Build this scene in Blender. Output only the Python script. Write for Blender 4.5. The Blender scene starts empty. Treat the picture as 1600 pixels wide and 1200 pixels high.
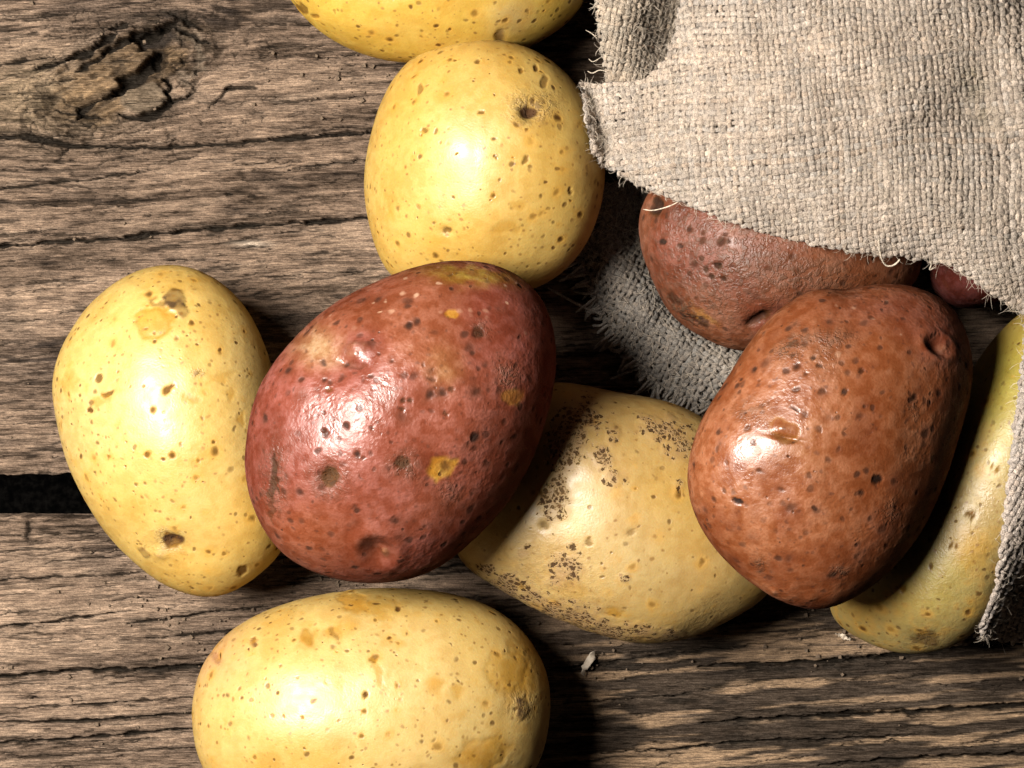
import bpy, math
import numpy as np

rng = np.random.default_rng(7)
sc = bpy.context.scene
C = sc.collection

# ------------------------------------------------------------------ camera, world, lamp, exposure
S = 0.0002            # metres per photograph pixel on the table plane (the table view is 32 cm wide)
D = 0.90              # camera height above the table
cam_d = bpy.data.cameras.new('camera')
cam = bpy.data.objects.new('camera', cam_d); C.objects.link(cam)
cam.location = (0, 0, D)
cam_d.sensor_width = 36.0
cam_d.lens = 36.0 * D / (1600 * S)
cam_d.clip_start = 0.05; cam_d.clip_end = 20
sc.camera = cam

w = bpy.data.worlds.new('World'); sc.world = w; w.use_nodes = True
bg = w.node_tree.nodes['Background']
bg.inputs[0].default_value = (1.0, 0.95, 0.88, 1); bg.inputs[1].default_value = 0.005

ld = bpy.data.lights.new('studio_lamp', 'AREA')
ld.shape = 'DISK'; ld.size = 0.33; ld.energy = 19.5; ld.color = (1.0, 0.945, 0.87)
lamp = bpy.data.objects.new('studio_lamp', ld); C.objects.link(lamp)
lamp.location = (-0.40, 0.10, 0.70)
import mathutils
lamp.rotation_euler = (mathutils.Vector((0.0, -0.01, 0.03)) - lamp.location).to_track_quat('-Z', 'Y').to_euler()

sc.view_settings.view_transform = 'Standard'
sc.view_settings.look = 'None'
sc.view_settings.exposure = 0.0
sc.view_settings.gamma = 1.0
sc.view_settings.use_curve_mapping = False
sc.render.engine = 'CYCLES'
sc.cycles.use_denoising = True
sc.cycles.use_adaptive_sampling = True; sc.cycles.adaptive_threshold = 0.02
sc.cycles.max_bounces = 5; sc.cycles.diffuse_bounces = 2; sc.cycles.glossy_bounces = 0
sc.render.filter_size = 1.15

# ------------------------------------------------------------------ helpers
def W(px, py, z=0.0):
    """photograph pixel -> world point on the level plane at height z"""
    k = S * (D - z) / D
    return (px - 800) * k, (600 - py) * k

def proj(x, y, z):
    k = D / (D - z) / S
    return 800 + x * k, 600 - y * k

_tab = np.random.default_rng(99).random(65536).astype(np.float64)
def _h(i, j, k):
    return _tab[(i * 73856093 ^ j * 19349663 ^ k * 83492791) & 65535]
def noise3(x, y, z):
    """value noise in -1..1"""
    x, y, z = np.broadcast_arrays(np.asarray(x, float), np.asarray(y, float), np.asarray(z, float))
    xi = np.floor(x).astype(np.int64); yi = np.floor(y).astype(np.int64); zi = np.floor(z).astype(np.int64)
    fx = x - xi; fy = y - yi; fz = z - zi
    fx = fx * fx * fx * (fx * (fx * 6 - 15) + 10); fy = fy * fy * fy * (fy * (fy * 6 - 15) + 10); fz = fz * fz * (3 - 2 * fz)
    def lx(j, k): return _h(xi, yi + j, zi + k) * (1 - fx) + _h(xi + 1, yi + j, zi + k) * fx
    a = lx(0, 0) * (1 - fy) + lx(1, 0) * fy
    b = lx(0, 1) * (1 - fy) + lx(1, 1) * fy
    return (a * (1 - fz) + b * fz) * 2 - 1
def noise2(x, y, s=0):
    x, y = np.broadcast_arrays(np.asarray(x, float), np.asarray(y, float))
    xi = np.floor(x).astype(np.int64); yi = np.floor(y).astype(np.int64)
    fx = x - xi; fy = y - yi
    fx = fx * fx * fx * (fx * (fx * 6 - 15) + 10); fy = fy * fy * fy * (fy * (fy * 6 - 15) + 10)
    k = s * 7919 + 13
    a = _h(xi, yi, k) * (1 - fx) + _h(xi + 1, yi, k) * fx
    b = _h(xi, yi + 1, k) * (1 - fx) + _h(xi + 1, yi + 1, k) * fx
    return (a * (1 - fy) + b * fy) * 2 - 1
def fbm2(x, y, s=0, o=4):
    t = 0; a = 1; n = 0
    for i in range(o):
        t = t + a * noise2(x * 2 ** i, y * 2 ** i, s + i); n += a; a *= .55
    return t / n
def ss(a, b, x):
    t = np.clip((x - a) / (b - a), 0, 1); return t * t * (3 - 2 * t)
def mix(a, b, t):
    return a + (b - a) * t

def mesh_obj(name, verts, quads, mat=None, parent=None, tris=None, attrs=None, smooth=True):
    me = bpy.data.meshes.new(name)
    verts = np.asarray(verts, np.float32); quads = np.asarray(quads, np.int32).reshape(-1, 4)
    tris = np.zeros((0, 3), np.int32) if tris is None else np.asarray(tris, np.int32).reshape(-1, 3)
    me.vertices.add(len(verts)); me.vertices.foreach_set('co', verts.ravel())
    nl = quads.size + tris.size
    me.loops.add(nl); me.loops.foreach_set('vertex_index', np.concatenate([quads.ravel(), tris.ravel()]))
    me.polygons.add(len(quads) + len(tris))
    st = np.concatenate([np.arange(len(quads)) * 4, quads.size + np.arange(len(tris)) * 3]).astype(np.int32)
    me.polygons.foreach_set('loop_start', st)
    me.polygons.foreach_set('use_smooth', np.full(len(st), smooth))
    for n, a in (attrs or {}).items():
        a = np.asarray(a, np.float32)
        if a.shape[1] == 3: a = np.concatenate([a, np.ones((len(a), 1), np.float32)], 1)
        at = me.attributes.new(n, 'FLOAT_COLOR', 'POINT'); at.data.foreach_set('color', np.ascontiguousarray(a).ravel())
    me.update(calc_edges=True); me.validate()
    if mat: me.materials.append(mat)
    o = bpy.data.objects.new(name, me); C.objects.link(o)
    if parent: o.parent = parent
    return o
def tag(o, label=None, cat=None, group=None, kind=None):
    for k, v in (('label', label), ('category', cat), ('group', group), ('kind', kind)):
        if v: o[k] = v
    return o
def empty(name, loc=(0, 0, 0)):
    o = bpy.data.objects.new(name, None); C.objects.link(o); o.location = loc; o.empty_display_size = .02
    return o

class NT:
    """small node-graph helper"""
    def __init__(s, name):
        s.m = bpy.data.materials.new(name); s.m.use_nodes = True
        s.t = s.m.node_tree; s.b = s.t.nodes['Principled BSDF']
    def n(s, typ, ins=None, **kw):
        nd = s.t.nodes.new(typ)
        for k, v in kw.items(): setattr(nd, k, v)
        for k, v in (ins or {}).items(): s.set(nd.inputs[k], v)
        return nd
    def set(s, sock, v):
        if isinstance(v, bpy.types.NodeSocket): s.t.links.new(v, sock)
        else: sock.default_value = v
    def math(s, op, a, b=0.0, c=0.0):
        nd = s.n('ShaderNodeMath', operation=op); s.set(nd.inputs[0], a); s.set(nd.inputs[1], b); s.set(nd.inputs[2], c)
        return nd.outputs[0]
    def ramp(s, x, a, b, lo=0.0, hi=1.0):
        nd = s.n('ShaderNodeMapRange', interpolation_type='SMOOTHSTEP')
        s.set(nd.inputs[0], x); s.set(nd.inputs[1], a); s.set(nd.inputs[2], b); s.set(nd.inputs[3], lo); s.set(nd.inputs[4], hi)
        return nd.outputs[0]
    def mixc(s, f, a, b, blend='MIX'):
        nd = s.n('ShaderNodeMix', data_type='RGBA', blend_type=blend)
        s.set(nd.inputs[0], f); s.set(nd.inputs[6], a); s.set(nd.inputs[7], b)
        return nd.outputs[2]
    def noise(s, vec, scale, detail=3.0, rough=.55, dist=0.0):
        nd = s.n('ShaderNodeTexNoise', {'Vector': vec, 'Scale': scale, 'Detail': detail, 'Roughness': rough, 'Distortion': dist})
        return nd
    def voro(s, vec, scale, feature='F1', rand=1.0):
        return s.n('ShaderNodeTexVoronoi', {'Vector': vec, 'Scale': scale, 'Randomness': rand}, feature=feature)
    def vmath(s, op, a, b):
        nd = s.n('ShaderNodeVectorMath', operation=op); s.set(nd.inputs[0], a); s.set(nd.inputs[1], b)
        return nd.outputs[0]
    def bump(s, h, dist, strength=1.0, prev=None):
        nd = s.n('ShaderNodeBump', {'Height': h, 'Distance': dist, 'Strength': strength})
        if prev is not None: s.set(nd.inputs['Normal'], prev)
        return nd.outputs[0]
    def attr(s, name):
        return s.n('ShaderNodeAttribute', attribute_name=name)

# ------------------------------------------------------------------ the ground in the dark under the table
g = NT('dark_ground')
nz = g.noise(g.n('ShaderNodeTexCoord').outputs['Object'], 420, 4)
g.set(g.b.inputs['Base Color'], g.mixc(g.ramp(nz.outputs[0], .35, .75), (.004, .004, .004, 1), (.020, .018, .016, 1)))
g.b.inputs['Roughness'].default_value = .95; g.b.inputs['Specular IOR Level'].default_value = 0.0
gx = np.linspace(-.8, .8, 40); GX, GY = np.meshgrid(gx, gx)
gz = -.22 + .002 * fbm2(GX * 40, GY * 40, 3)
gv = np.stack([GX, GY, gz], -1).reshape(-1, 3)
ii = np.arange(39)[:, None] * 40 + np.arange(39)[None, :]
gq = np.stack([ii, ii + 1, ii + 41, ii + 40], -1).reshape(-1, 4)
tag(mesh_obj('ground', gv, gq, g.m), kind='structure')

# ------------------------------------------------------------------ weathered planks
def wood_material():
    t = NT('weathered_wood')
    co = t.n('ShaderNodeTexCoord').outputs['Object']
    mp = t.n('ShaderNodeMapping', {'Vector': co}); mp.inputs['Rotation'].default_value = (0, 0, math.radians(-4))
    mp.inputs['Scale'].default_value = (0.45, 13.0, 1.0)
    fine = t.noise(mp.outputs[0], 300, 3, .65)
    grit = t.noise(co, 2600, 1, .6)
    a = t.attr('tint').outputs['Color']
    f1 = t.ramp(fine.outputs[0], .36, .56, .50, 1.18)
    f3 = t.ramp(grit.outputs[0], .32, .66, .80, 1.16)
    f = t.math('MULTIPLY', f1, f3)
    cmb = t.n('ShaderNodeCombineColor'); [t.set(cmb.inputs[i], f) for i in range(3)]
    col = t.mixc(1.0, a, cmb.outputs[0], 'MULTIPLY')
    t.set(t.b.inputs['Base Color'], col)
    t.b.inputs['Roughness'].default_value = .72
    lum = t.n('ShaderNodeRGBToBW', {'Color': col}).outputs[0]
    t.set(t.b.inputs['Specular IOR Level'], t.ramp(lum, .02, .16, .0, .36))
    hsum = t.math('MULTIPLY', fine.outputs[0], 1.3)
    t.set(t.b.inputs['Normal'], t.bump(hsum, .0010, 1.0))
    return t.m
WOOD = wood_material()

CR = [  # cracks: half width px, depth mm, points
 (2.6, 3.0, [(-80,216),(0,214),(40,214),(75,220),(110,226),(145,229),(200,230),(260,230),(320,226),(400,220),(480,214),(600,203),(760,190)]),
 (1.6, 1.8, [(-60,298),(0,293),(60,288),(110,283),(150,279),(190,273),(232,265)]),
 (1.6, 1.8, [(450,264),(520,255),(580,248),(660,243)]),
 (2.6, 3.0, [(-80,390),(0,384),(60,380),(130,375),(200,371),(250,363),(330,357),(400,352),(480,346),(600,338),(700,333)]),
 (1.3, 1.2, [(-40,368),(0,365),(60,361),(115,357)]),
 (1.5, 1.5, [(-40,106),(0,101),(55,91),(85,87)]), (1.2,1.0,[(84,87),(88,98)]),
 (1.6, 1.6, [(50,108),(85,99),(112,91)]), (3.2, 2.8, [(105,93),(130,82),(150,70),(165,60),(180,52)]), (2.4,2.0,[(170,45),(185,40),(200,37)]),
 (1.2,1.0,[(152,34),(162,50)]),(1.2,1.0,[(180,32),(178,48)]),(1.1,.9,[(245,30),(241,46)]),(1.2,1.0,[(292,15),(287,36)]),(1.0,.8,[(100,98),(103,110)]),
 (4.0, 3.5, [(200,60),(218,52),(240,50),(262,42),(276,32)]), (1.6,1.4,[(250,16),(270,22),(290,33),(312,46)]), (1.6,1.4,[(272,43),(295,52),(312,64),(328,68)]),
 (6.0, 4.5, [(247,82),(238,98),(222,112),(205,123),(188,138),(176,146)]), (2.6, 2.6, [(178,145),(160,153),(140,162),(124,172),(119,184)]),
 (3.0, 2.6, [(160,82),(175,75),(190,66),(212,58)]), (2.0,1.8,[(163,82),(155,92),(140,98),(118,112)]),
 (1.4,1.2,[(30,157),(60,153),(85,150)]), (1.2,1.0,[(88,150),(105,160),(122,170)]), (1.3,1.1,[(55,135),(90,127),(118,122)]),
 (1.5,1.4,[(85,171),(110,176),(135,181),(158,184)]), (1.4,1.2,[(80,180),(100,186),(120,190)]), (1.0,.8,[(119,176),(118,188)]),
 (3.2, 3.0, [(186,180),(205,185),(225,183),(245,176),(262,166),(266,156),(261,146)]), (2.4,2.4,[(261,146),(264,136),(258,128),(252,122)]),
 (1.6,1.5,[(266,158),(285,154),(305,144)]), (1.2,1.0,[(272,138),(286,124),(300,136),(312,144)]), (1.4,1.3,[(305,108),(309,120),(306,112)]),
 (1.2,1.0,[(275,108),(295,108),(310,110)]), (1.2,1.2,[(270,55),(285,62),(280,72),(292,70)]), (1.2,1.1,[(262,95),(275,108),(285,100),(283,85)]),
 (1.5,1.4,[(325,168),(345,152),(352,142),(360,134)]), (1.8,1.5,[(352,138),(375,137),(400,136)]), (1.3,1.0,[(400,155),(470,158),(560,150),(620,146)]),
 (1.0,.9,[(48,190),(50,212),(60,215)]), (1.0,.9,[(145,190),(150,200),(142,214)]), (1.0,.9,[(185,178),(187,193)]), (1.0,.9,[(170,213),(200,207),(220,201)]),
 (1.0,.9,[(240,190),(236,202),(228,210)]), (1.3,1.1,[(108,228),(98,238),(92,246)]), (1.2,1.0,[(150,258),(165,250),(200,244)]), (1.2,1.0,[(230,258),(270,252),(310,244)]),
 (1.2,1.0,[(0,446),(80,442),(150,437)]), (1.3,1.0,[(470,440),(520,432),(570,426)]),(1.1,.9,[(420,470),(500,455)]),(1.2,.9,[(0,505),(70,500)]), (1.0,.9,[(20,560),(80,553)]),
 (1.2,1.0,[(20,640),(85,637)]), (1.2,.9,[(0,600),(60,592)]),(1.2,1.0,[(45,703),(100,704)]), (1.3,1.0,[(390,40),(470,36),(560,45)]), (1.2,1.0,[(400,75),(480,70)]),
 # lower plank
 (1.4,1.3,[(-40,868),(0,863),(75,858),(112,854)]), (1.5,1.3,[(70,880),(120,873),(205,868)]), (1.6,1.5,[(-30,910),(0,906),(90,902),(200,897),(240,893)]),
 (1.3,1.1,[(0,960),(50,954),(92,949)]), (1.8,1.8,[(8,978),(60,973),(120,966),(205,954)]), (1.9,1.8,[(195,976),(270,966),(345,956),(420,948)]), (1.2,1.0,[(0,993),(100,988)]),
 (1.6,1.5,[(228,998),(330,990),(380,984)]), (2.6,2.6,[(-60,1066),(0,1060),(70,1052),(130,1047),(210,1048),(315,1040),(420,1030)]),
 (1.4,1.3,[(0,1108),(110,1103),(200,1097),(320,1088)]), (2.0,2.0,[(-40,1134),(0,1130),(150,1126),(310,1115)]), (2.3,2.2,[(-40,1168),(0,1162),(90,1156),(200,1148),(330,1135)]),
 (1.4,1.3,[(0,1186),(150,1178),(330,1166)]), (1.4,1.2,[(0,838),(110,834),(170,833)]), (1.2,1.0,[(95,842),(190,836)]), (2.0,1.2,[(42,812),(43,828),(41,846)]),
 (1.6,1.5,[(860,1047),(930,1038),(1001,1029),(1077,1019),(1170,1011)]), (2.6,2.6,[(1090,1041),(1170,1038),(1244,1037),(1339,1032),(1457,1018),(1600,1003),(1720,996)]),
 (2.6,2.5,[(1100,1130),(1210,1123),(1315,1118),(1410,1114),(1495,1109),(1600,1103),(1720,1096)]), (1.8,1.8,[(940,1177),(1068,1170),(1163,1160),(1296,1156),(1420,1150)]),
 (2.0,2.0,[(1280,1196),(1434,1185),(1600,1179),(1720,1172)]), (1.5,1.4,[(1000,985),(1130,975),(1260,966)]), (1.4,1.2,[(1230,990),(1330,984)]), (1.2,1.0,[(1290,1066),(1400,1060),(1480,1052)]),
 (1.8,1.8,[(460,905),(560,896),(700,886),(830,876)]), (1.5,1.5,[(640,900),(760,893),(850,888)]), (1.4,1.3,[(880,1100),(990,1092),(1080,1085)]),
]
r0 = np.random.default_rng(21)
for _ in range(2600):      # short checks that follow the grain
    x = r0.uniform(-120, 1700); y = r0.uniform(-60, 1260); L = 10 + 90 * r0.random() ** 2.2; s = -.07 + r0.normal(0, .03)
    CR.append((r0.uniform(.35, .95), r0.uniform(.5, 1.3), [(x, y), (x + L * .5, y + s * L * .5 + r0.normal(0, 1.2)), (x + L, y + s * L)]))
for _ in range(80):       # hairline checks across the grain round the knot
    a = r0.uniform(0, 6.28); q = r0.uniform(1.0, 1.6); x = 205 + 150 * q * math.cos(a); y = 122 + 78 * q * math.sin(a); L = r0.uniform(5, 15)
    t = math.radians(90 + r0.normal(0, 28)); CR.append((r0.uniform(.5, .9), .6, [(x, y), (x + L * math.cos(t), y + L * math.sin(t))]))

def seg_dist(X, Y, pts, width=0):
    """distance in px to a polyline and the position along it, 0..1"""
    d = np.full(X.shape, 1e9); u = np.zeros(X.shape)
    n = len(pts) - 1
    for i in range(n):
        (x0, y0), (x1, y1) = pts[i], pts[i + 1]
        dx, dy = x1 - x0, y1 - y0; l2 = dx * dx + dy * dy + 1e-9
        t = np.clip(((X - x0) * dx + (Y - y0) * dy) / l2, 0, 1)
        e = np.hypot(X - x0 - t * dx, Y - y0 - t * dy)
        m = e < d; d = np.where(m, e, d); u = np.where(m, (i + t) / n, u)
    return d, u

def wood_fields(xs, ys):
    """height (mm) and albedo over the rectangular px grid xs x ys"""
    X, Y = np.meshgrid(xs, ys)
    kx, ky, ang = 190., 118., math.radians(-27)
    dx, dy = X - kx, Y - ky
    xr = (dx * math.cos(ang) + dy * math.sin(ang)) / 140; yr = (-dx * math.sin(ang) + dy * math.cos(ang)) / 62
    r2 = xr * xr + yr * yr
    flow = 62 * yr / np.maximum(r2, 1.0)
    far = np.exp(-np.maximum(np.sqrt(r2) - 1, 0) / 1.6)
    v = Y + .070 * X - flow * .72 * far + 5 * noise2(X / 170, Y / 60, 5) + 1.6 * noise2(X / 40, Y / 22, 6)
    g0 = noise2(X / 480, v / 46, 11); g1 = noise2(X / 330, v / 9, 12); g2 = noise2(X / 200, v / 4.2, 13); g3 = noise2(X / 60, v / 2.4, 14)
    g4 = noise2(X / 22, v / 2.6, 18)
    bl = fbm2(X / 130, Y / 46, 15, 4); bl2 = fbm2(X / 46, v / 14, 16, 4); fine = fbm2(X / 9, v / 4, 17, 3)
    md = noise2(X / 17, v / 3.4, 23) * .6 + noise2(X / 8, v / 2.2, 24) * .4
    h = .30 * md + .22 * g1 + .20 * g2 + .12 * g3 + .10 * fine + .45 * g0 + .12 * g4
    tone = .48 + .22 * g0 + .15 * g1 + .16 * g2 + .08 * g3 + .28 * bl + .30 * bl2 + .12 * g4
    light = np.array([.44, .305, .208]); mid = np.array([.235, .158, .107]); dark = np.array([.036, .026, .019])
    ridge = 1 - np.abs(noise2(X / 150, v / 5.5, 19)) * 1.0; ridge2 = 1 - np.abs(noise2(X / 75, v / 3.6, 20))
    lines = (ss(.90, .985, ridge) * .62 + ss(.92, .985, ridge2) * .42) * (1 + .9 * far)
    h -= .42 * lines; tone = tone + .06 - .34 * lines
    t = tone[..., None]
    col = np.where(t > .5, mix(mid, light, np.clip((t - .5) * 2.1, 0, 1)), mix(dark, mid, np.clip(t * 2.0, 0, 1)))
    # dark grey weathered streaks
    st = ss(.27, .46, .12 * md + noise2(X / 70, v / 7, 21) * .55 + noise2(X / 24, v / 4, 22) * .35 + .45 * bl)
    st = st * ss(-.35, .35, fbm2(X / 210, Y / 80, 25, 2)); col = mix(col, np.array([.028, .022, .018]), (st * .75)[..., None])
    h -= .18 * st
    # darker stain on the right of the lower plank, with bare brown streaks
    rs = ss(760, 960, X) * ss(860, 980, Y)
    bare = ss(.0, .34, noise2(X / 150, v / 11, 31) * .7 + noise2(X / 60, v / 5, 32) * .45)
    col = mix(col, mix(np.array([.034, .027, .021]), np.array([.40, .26, .15]), bare[..., None]), (rs * .80)[..., None])
    # grey stain in the upper left and left of the left potato, that potato's shadow painted at its right, pale bare spots
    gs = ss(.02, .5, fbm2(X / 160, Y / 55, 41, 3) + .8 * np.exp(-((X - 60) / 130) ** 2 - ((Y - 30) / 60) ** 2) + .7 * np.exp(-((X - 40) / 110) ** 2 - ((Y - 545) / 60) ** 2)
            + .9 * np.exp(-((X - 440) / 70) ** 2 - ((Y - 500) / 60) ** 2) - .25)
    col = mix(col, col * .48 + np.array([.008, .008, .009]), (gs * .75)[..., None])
    yl = np.exp(-((X - 70) / 110) ** 2 - ((Y - 150) / 55) ** 2)
    col = mix(col, np.array([.42, .30, .17]) * (0.55 + .75 * np.clip(tone, 0, 1))[..., None], (yl * .55)[..., None])
    pk = np.exp(-((X - 395) / 26) ** 2 - ((Y - 381) / 4.5) ** 2)
    col = mix(col, np.array([.58, .47, .36]), (pk * .7)[..., None])
    # the knot: sunken, orange brown, with its own slanting grain
    inside = 1 - ss(.62, 1.06, np.sqrt(r2) + .30 * fbm2(X / 30, Y / 22, 51, 4))
    kg = noise2(xr * 140 / 70, yr * 62 / 4.5, 52) * .6 + noise2(xr * 140 / 30, yr * 62 / 2.6, 53) * .4
    kc = mix(np.array([.040, .026, .016]), np.array([.34, .215, .11]), np.clip(.5 + .6 * kg, 0, 1)[..., None])
    kd = ss(.05, .45, fbm2(xr * 140 / 40, yr * 62 / 12, 68, 3) + .25 * noise2(X / 7, Y / 5, 69)); kc = mix(kc, np.array([.030, .021, .014]), (kd * .8)[..., None])
    col = mix(col, kc, (inside * .9)[..., None])
    h += inside * (-1.8 + 1.5 * kg - 1.2 * kd)
    rb = np.exp(-((np.sqrt(r2) - 1.02) / .16) ** 2)
    h += 1.1 * rb * (1 + .8 * noise2(X / 14, Y / 12, 54))
    sh = ss(.12, .42, fbm2(X / 34 + .3 * noise2(X / 11, Y / 11, 66), Y / 22 + .3 * noise2(X / 9, Y / 9, 67), 59, 4)) * np.exp(-((np.sqrt(r2) - .95) / .35) ** 2)
    col = mix(col, np.array([.035, .026, .018]), (sh * .75)[..., None]); h -= 1.0 * sh
    th_ = np.arctan2(yr, xr); rk = np.sqrt(r2)
    rings = ss(.80, .97, 1 - np.abs(noise2(th_ * 1.6 + 3, rk * 15 + 1.2 * noise2(X / 40, Y / 30, 73), 74))) * np.exp(-((rk - 1.12) / .34) ** 2)
    col = mix(col, np.array([.030, .022, .016]), (rings * .7)[..., None]); h -= .8 * rings
    # concentric button beside the knot
    bx, by = (X - 225) / 42, (Y - 152) / 28; rr = np.sqrt(bx * bx + by * by) + .10 * noise2(X / 12, Y / 9, 55)
    bt = 1 - ss(.75, 1.0, rr)
    ring = .5 + .5 * np.sin(rr * 26)
    col = mix(col, mix(np.array([.13, .095, .062]), np.array([.255, .185, .12]), (ring * .5 + .5 * ss(.1, .4, rr))[..., None]), (bt * .9)[..., None])
    h = mix(h, .9 - 1.0 * np.exp(-(rr / .35) ** 2) + .10 * ring + .15 * fine, bt)
    ex, ey = (X - 287) / 34, (Y - 88) / 48; rr = np.sqrt(ex * ex + ey * ey) + .15 * noise2(X / 9, Y / 9, 56)
    eb = np.exp(-((rr - .75) / .22) ** 2) * ss(-.6, .1, ex)
    ringe = np.sin(rr * 22)
    h += eb * (.5 + .45 * ringe); col = mix(col, np.array([.30, .225, .155]) * (.75 + .3 * ringe)[..., None], (eb * .6)[..., None])
    # the hollow
    hx, hy = (X - 240), (Y - 62); a = math.radians(-20)
    ho2 = 1 - ss(.6, 1.05, np.sqrt(((X - 247) / 17) ** 2 + ((Y - 92) / 24) ** 2) + .3 * noise2(X / 9, Y / 9, 72)); h -= 3.5 * ho2; col = mix(col, np.array([.014, .011, .009]), (ho2 * .85)[..., None])
    hr = np.sqrt(((hx * math.cos(a) + hy * math.sin(a)) / 30) ** 2 + ((-hx * math.sin(a) + hy * math.cos(a)) / 17) ** 2) + .28 * noise2(X / 11, Y / 9, 57)
    ho = 1 - ss(.7, 1.1, hr)
    h -= 5.0 * ho; col = mix(col, np.array([.022, .019, .018]), (ho * .9)[..., None])
    # small nail stain on the lower plank
    nl = np.exp(-((X - 42) / 5) ** 2 - ((Y - 828) / 20) ** 2) + .6 * np.exp(-((X - 62) / 12) ** 2 - ((Y - 818) / 8) ** 2) * (noise2(X / 4, Y / 4, 58) > .1)
    col = mix(col, np.array([.035, .024, .018]), np.clip(nl, 0, 1)[..., None] * .85)
    # cracks
    wx = X + 3.2 * noise2(X / 13, Y / 9, 61) + 1.2 * noise2(X / 4, Y / 4, 62); wy = Y + 2.2 * noise2(X / 17, Y / 10, 63) + 1.0 * noise2(X / 5, Y / 4, 64)
    wmod = .75 + .55 * noise2(X / 26, Y / 12, 65)
    for hw, dep, pts in CR:
        p = np.array(pts)
        if p[:, 0].max() < 330 and p[:, 1].max() < 200 and dep > 1.3: hw = hw * 1.45; dep = dep * 1.3
        hw = hw * (1.75 if dep >= 2.4 else 1.3 if dep >= 1.4 else 1.0); m = hw * 3 + 12
        i0, i1 = np.searchsorted(xs, [p[:, 0].min() - m, p[:, 0].max() + m]); j0, j1 = np.searchsorted(ys, [p[:, 1].min() - m, p[:, 1].max() + m])
        if i1 - i0 < 2 or j1 - j0 < 2: continue
        sl = (slice(j0, j1), slice(i0, i1))
        d, u = seg_dist(wx[sl], wy[sl], pts)
        wd = hw * np.clip(wmod[sl], .35, 1.4) * (.25 + .75 * np.clip(np.minimum(u, 1 - u) * 5, 0, 1))
        c = 1 - ss(wd * .55, wd * 1.25 + .9, d)
        h[sl] -= 1.3 * dep * c
        h[sl] += .10 * dep * np.exp(-((d - wd * 2.2) / (wd * 1.4 + 1)) ** 2)
        col[sl] = mix(col[sl], np.array([.010, .008, .006]), (c * min(1, .50 + dep * .30))[..., None])
        dk = np.exp(-(d / (wd * 3 + 1)) ** 2) * .35 * min(1, dep / 1.6)
        col[sl] = mix(col[sl], np.array([.045, .036, .028]), dk[..., None])
    col *= np.clip(1.0 + .27 * md, .5, 1.4)[..., None]
    return h, np.clip(col, .006, .8)

def plank(y0, y1, seed, parent, top_edge, bottom_edge, xsteps):
    def axis(a, b, lo, hi, st):     # dense inside the view, coarse outside
        p = [np.arange(lo, hi + .01, st)] if hi > lo else []
        left = lo - np.cumsum(st * 1.22 ** np.arange(1, 22)); left = np.r_[left[left > a + 30], a][::-1]
        right = hi + np.cumsum(st * 1.22 ** np.arange(1, 22)); right = np.r_[right[right < b - 30], b]
        return np.concatenate(([left] if a < lo else []) + p + ([right] if b > hi else []))
    xs = axis(-900, 2500, -60, 1660, 3.1); inn = [np.arange(a_, b_, st_) for a_, b_, st_ in xsteps]
    xs = np.concatenate([xs[xs < -60], *inn, xs[xs >= 1660]])
    ys = axis(y0, y1, max(y0, -40), min(y1, 1240), 1.72)
    h, col = wood_fields(xs, ys)
    X, Y = np.meshgrid(xs, ys)
    for on, ye, sg in ((top_edge, y0, 1), (bottom_edge, y1, -1)):
        if on:
            e = np.abs(Y - ye)
            h -= 1.6 * (1 - np.sqrt(1 - np.clip(1 - e / 9, 0, 1) ** 2 * .99)) + .5 * np.exp(-(e / 6) ** 2) * (noise2(X / 20, X * 0, seed) > .35)
            Y = Y + sg * np.exp(-e / 12) * (2.6 * noise2(X / 60, X * 0 + .5, seed + 1) + 1.6 * noise2(X / 14, X * 0 + .5, seed + 2) + 1.0 * noise2(X / 5, X * 0 + .5, seed + 3))
    ny, nx = X.shape
    z = h * .001 * .80 - .0010
    v = np.stack([(X - 800) * S, (600 - Y) * S, z], -1).reshape(-1, 3)
    ii = np.arange(ny - 1)[:, None] * nx + np.arange(nx - 1)[None, :]
    q = np.stack([ii, ii + nx, ii + nx + 1, ii + 1], -1).reshape(-1, 4)
    # sides and underside
    loop = np.concatenate([np.arange(nx), np.arange(1, ny) * nx + nx - 1, (ny - 1) * nx + np.arange(nx - 2, -1, -1), np.arange(ny - 2, 0, -1) * nx])
    base = len(v); low = v[loop].copy(); mid_ = v[loop].copy(); mid_[:, 2] = -.010; low[:, 2] = -.028
    m = len(loop); k = np.arange(m); k1 = (k + 1) % m
    q2 = np.stack([loop[k], loop[k1], base + k1, base + k], -1); q3 = np.stack([base + k, base + k1, base + m + k1, base + m + k], -1)
    vv = np.concatenate([v, mid_, low]); cc = np.concatenate([col.reshape(-1, 3), col.reshape(-1, 3)[loop], col.reshape(-1, 3)[loop]])
    c = [0, nx - 1, nx - 1 + ny - 1, 2 * (nx - 1) + ny - 1]
    q4 = np.array([[base + m + i for i in c]])
    return mesh_obj('plank', vv, np.concatenate([q, q2, q3, q4]), WOOD, parent, attrs={'tint': cc})
table = tag(empty('tabletop'), kind='structure')
tag(plank(-560, 741, 71, table, False, True, [(-60, 580, 2.1), (580, 1000, 3.6), (1000, 1660, 9)]), 'upper weathered plank with a dark cracked knot')
tag(plank(809, 1760, 75, table, True, False, [(-60, 420, 2.5), (420, 850, 4), (850, 1660, 2.9)]), 'lower weathered plank with long dark cracks')

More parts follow.
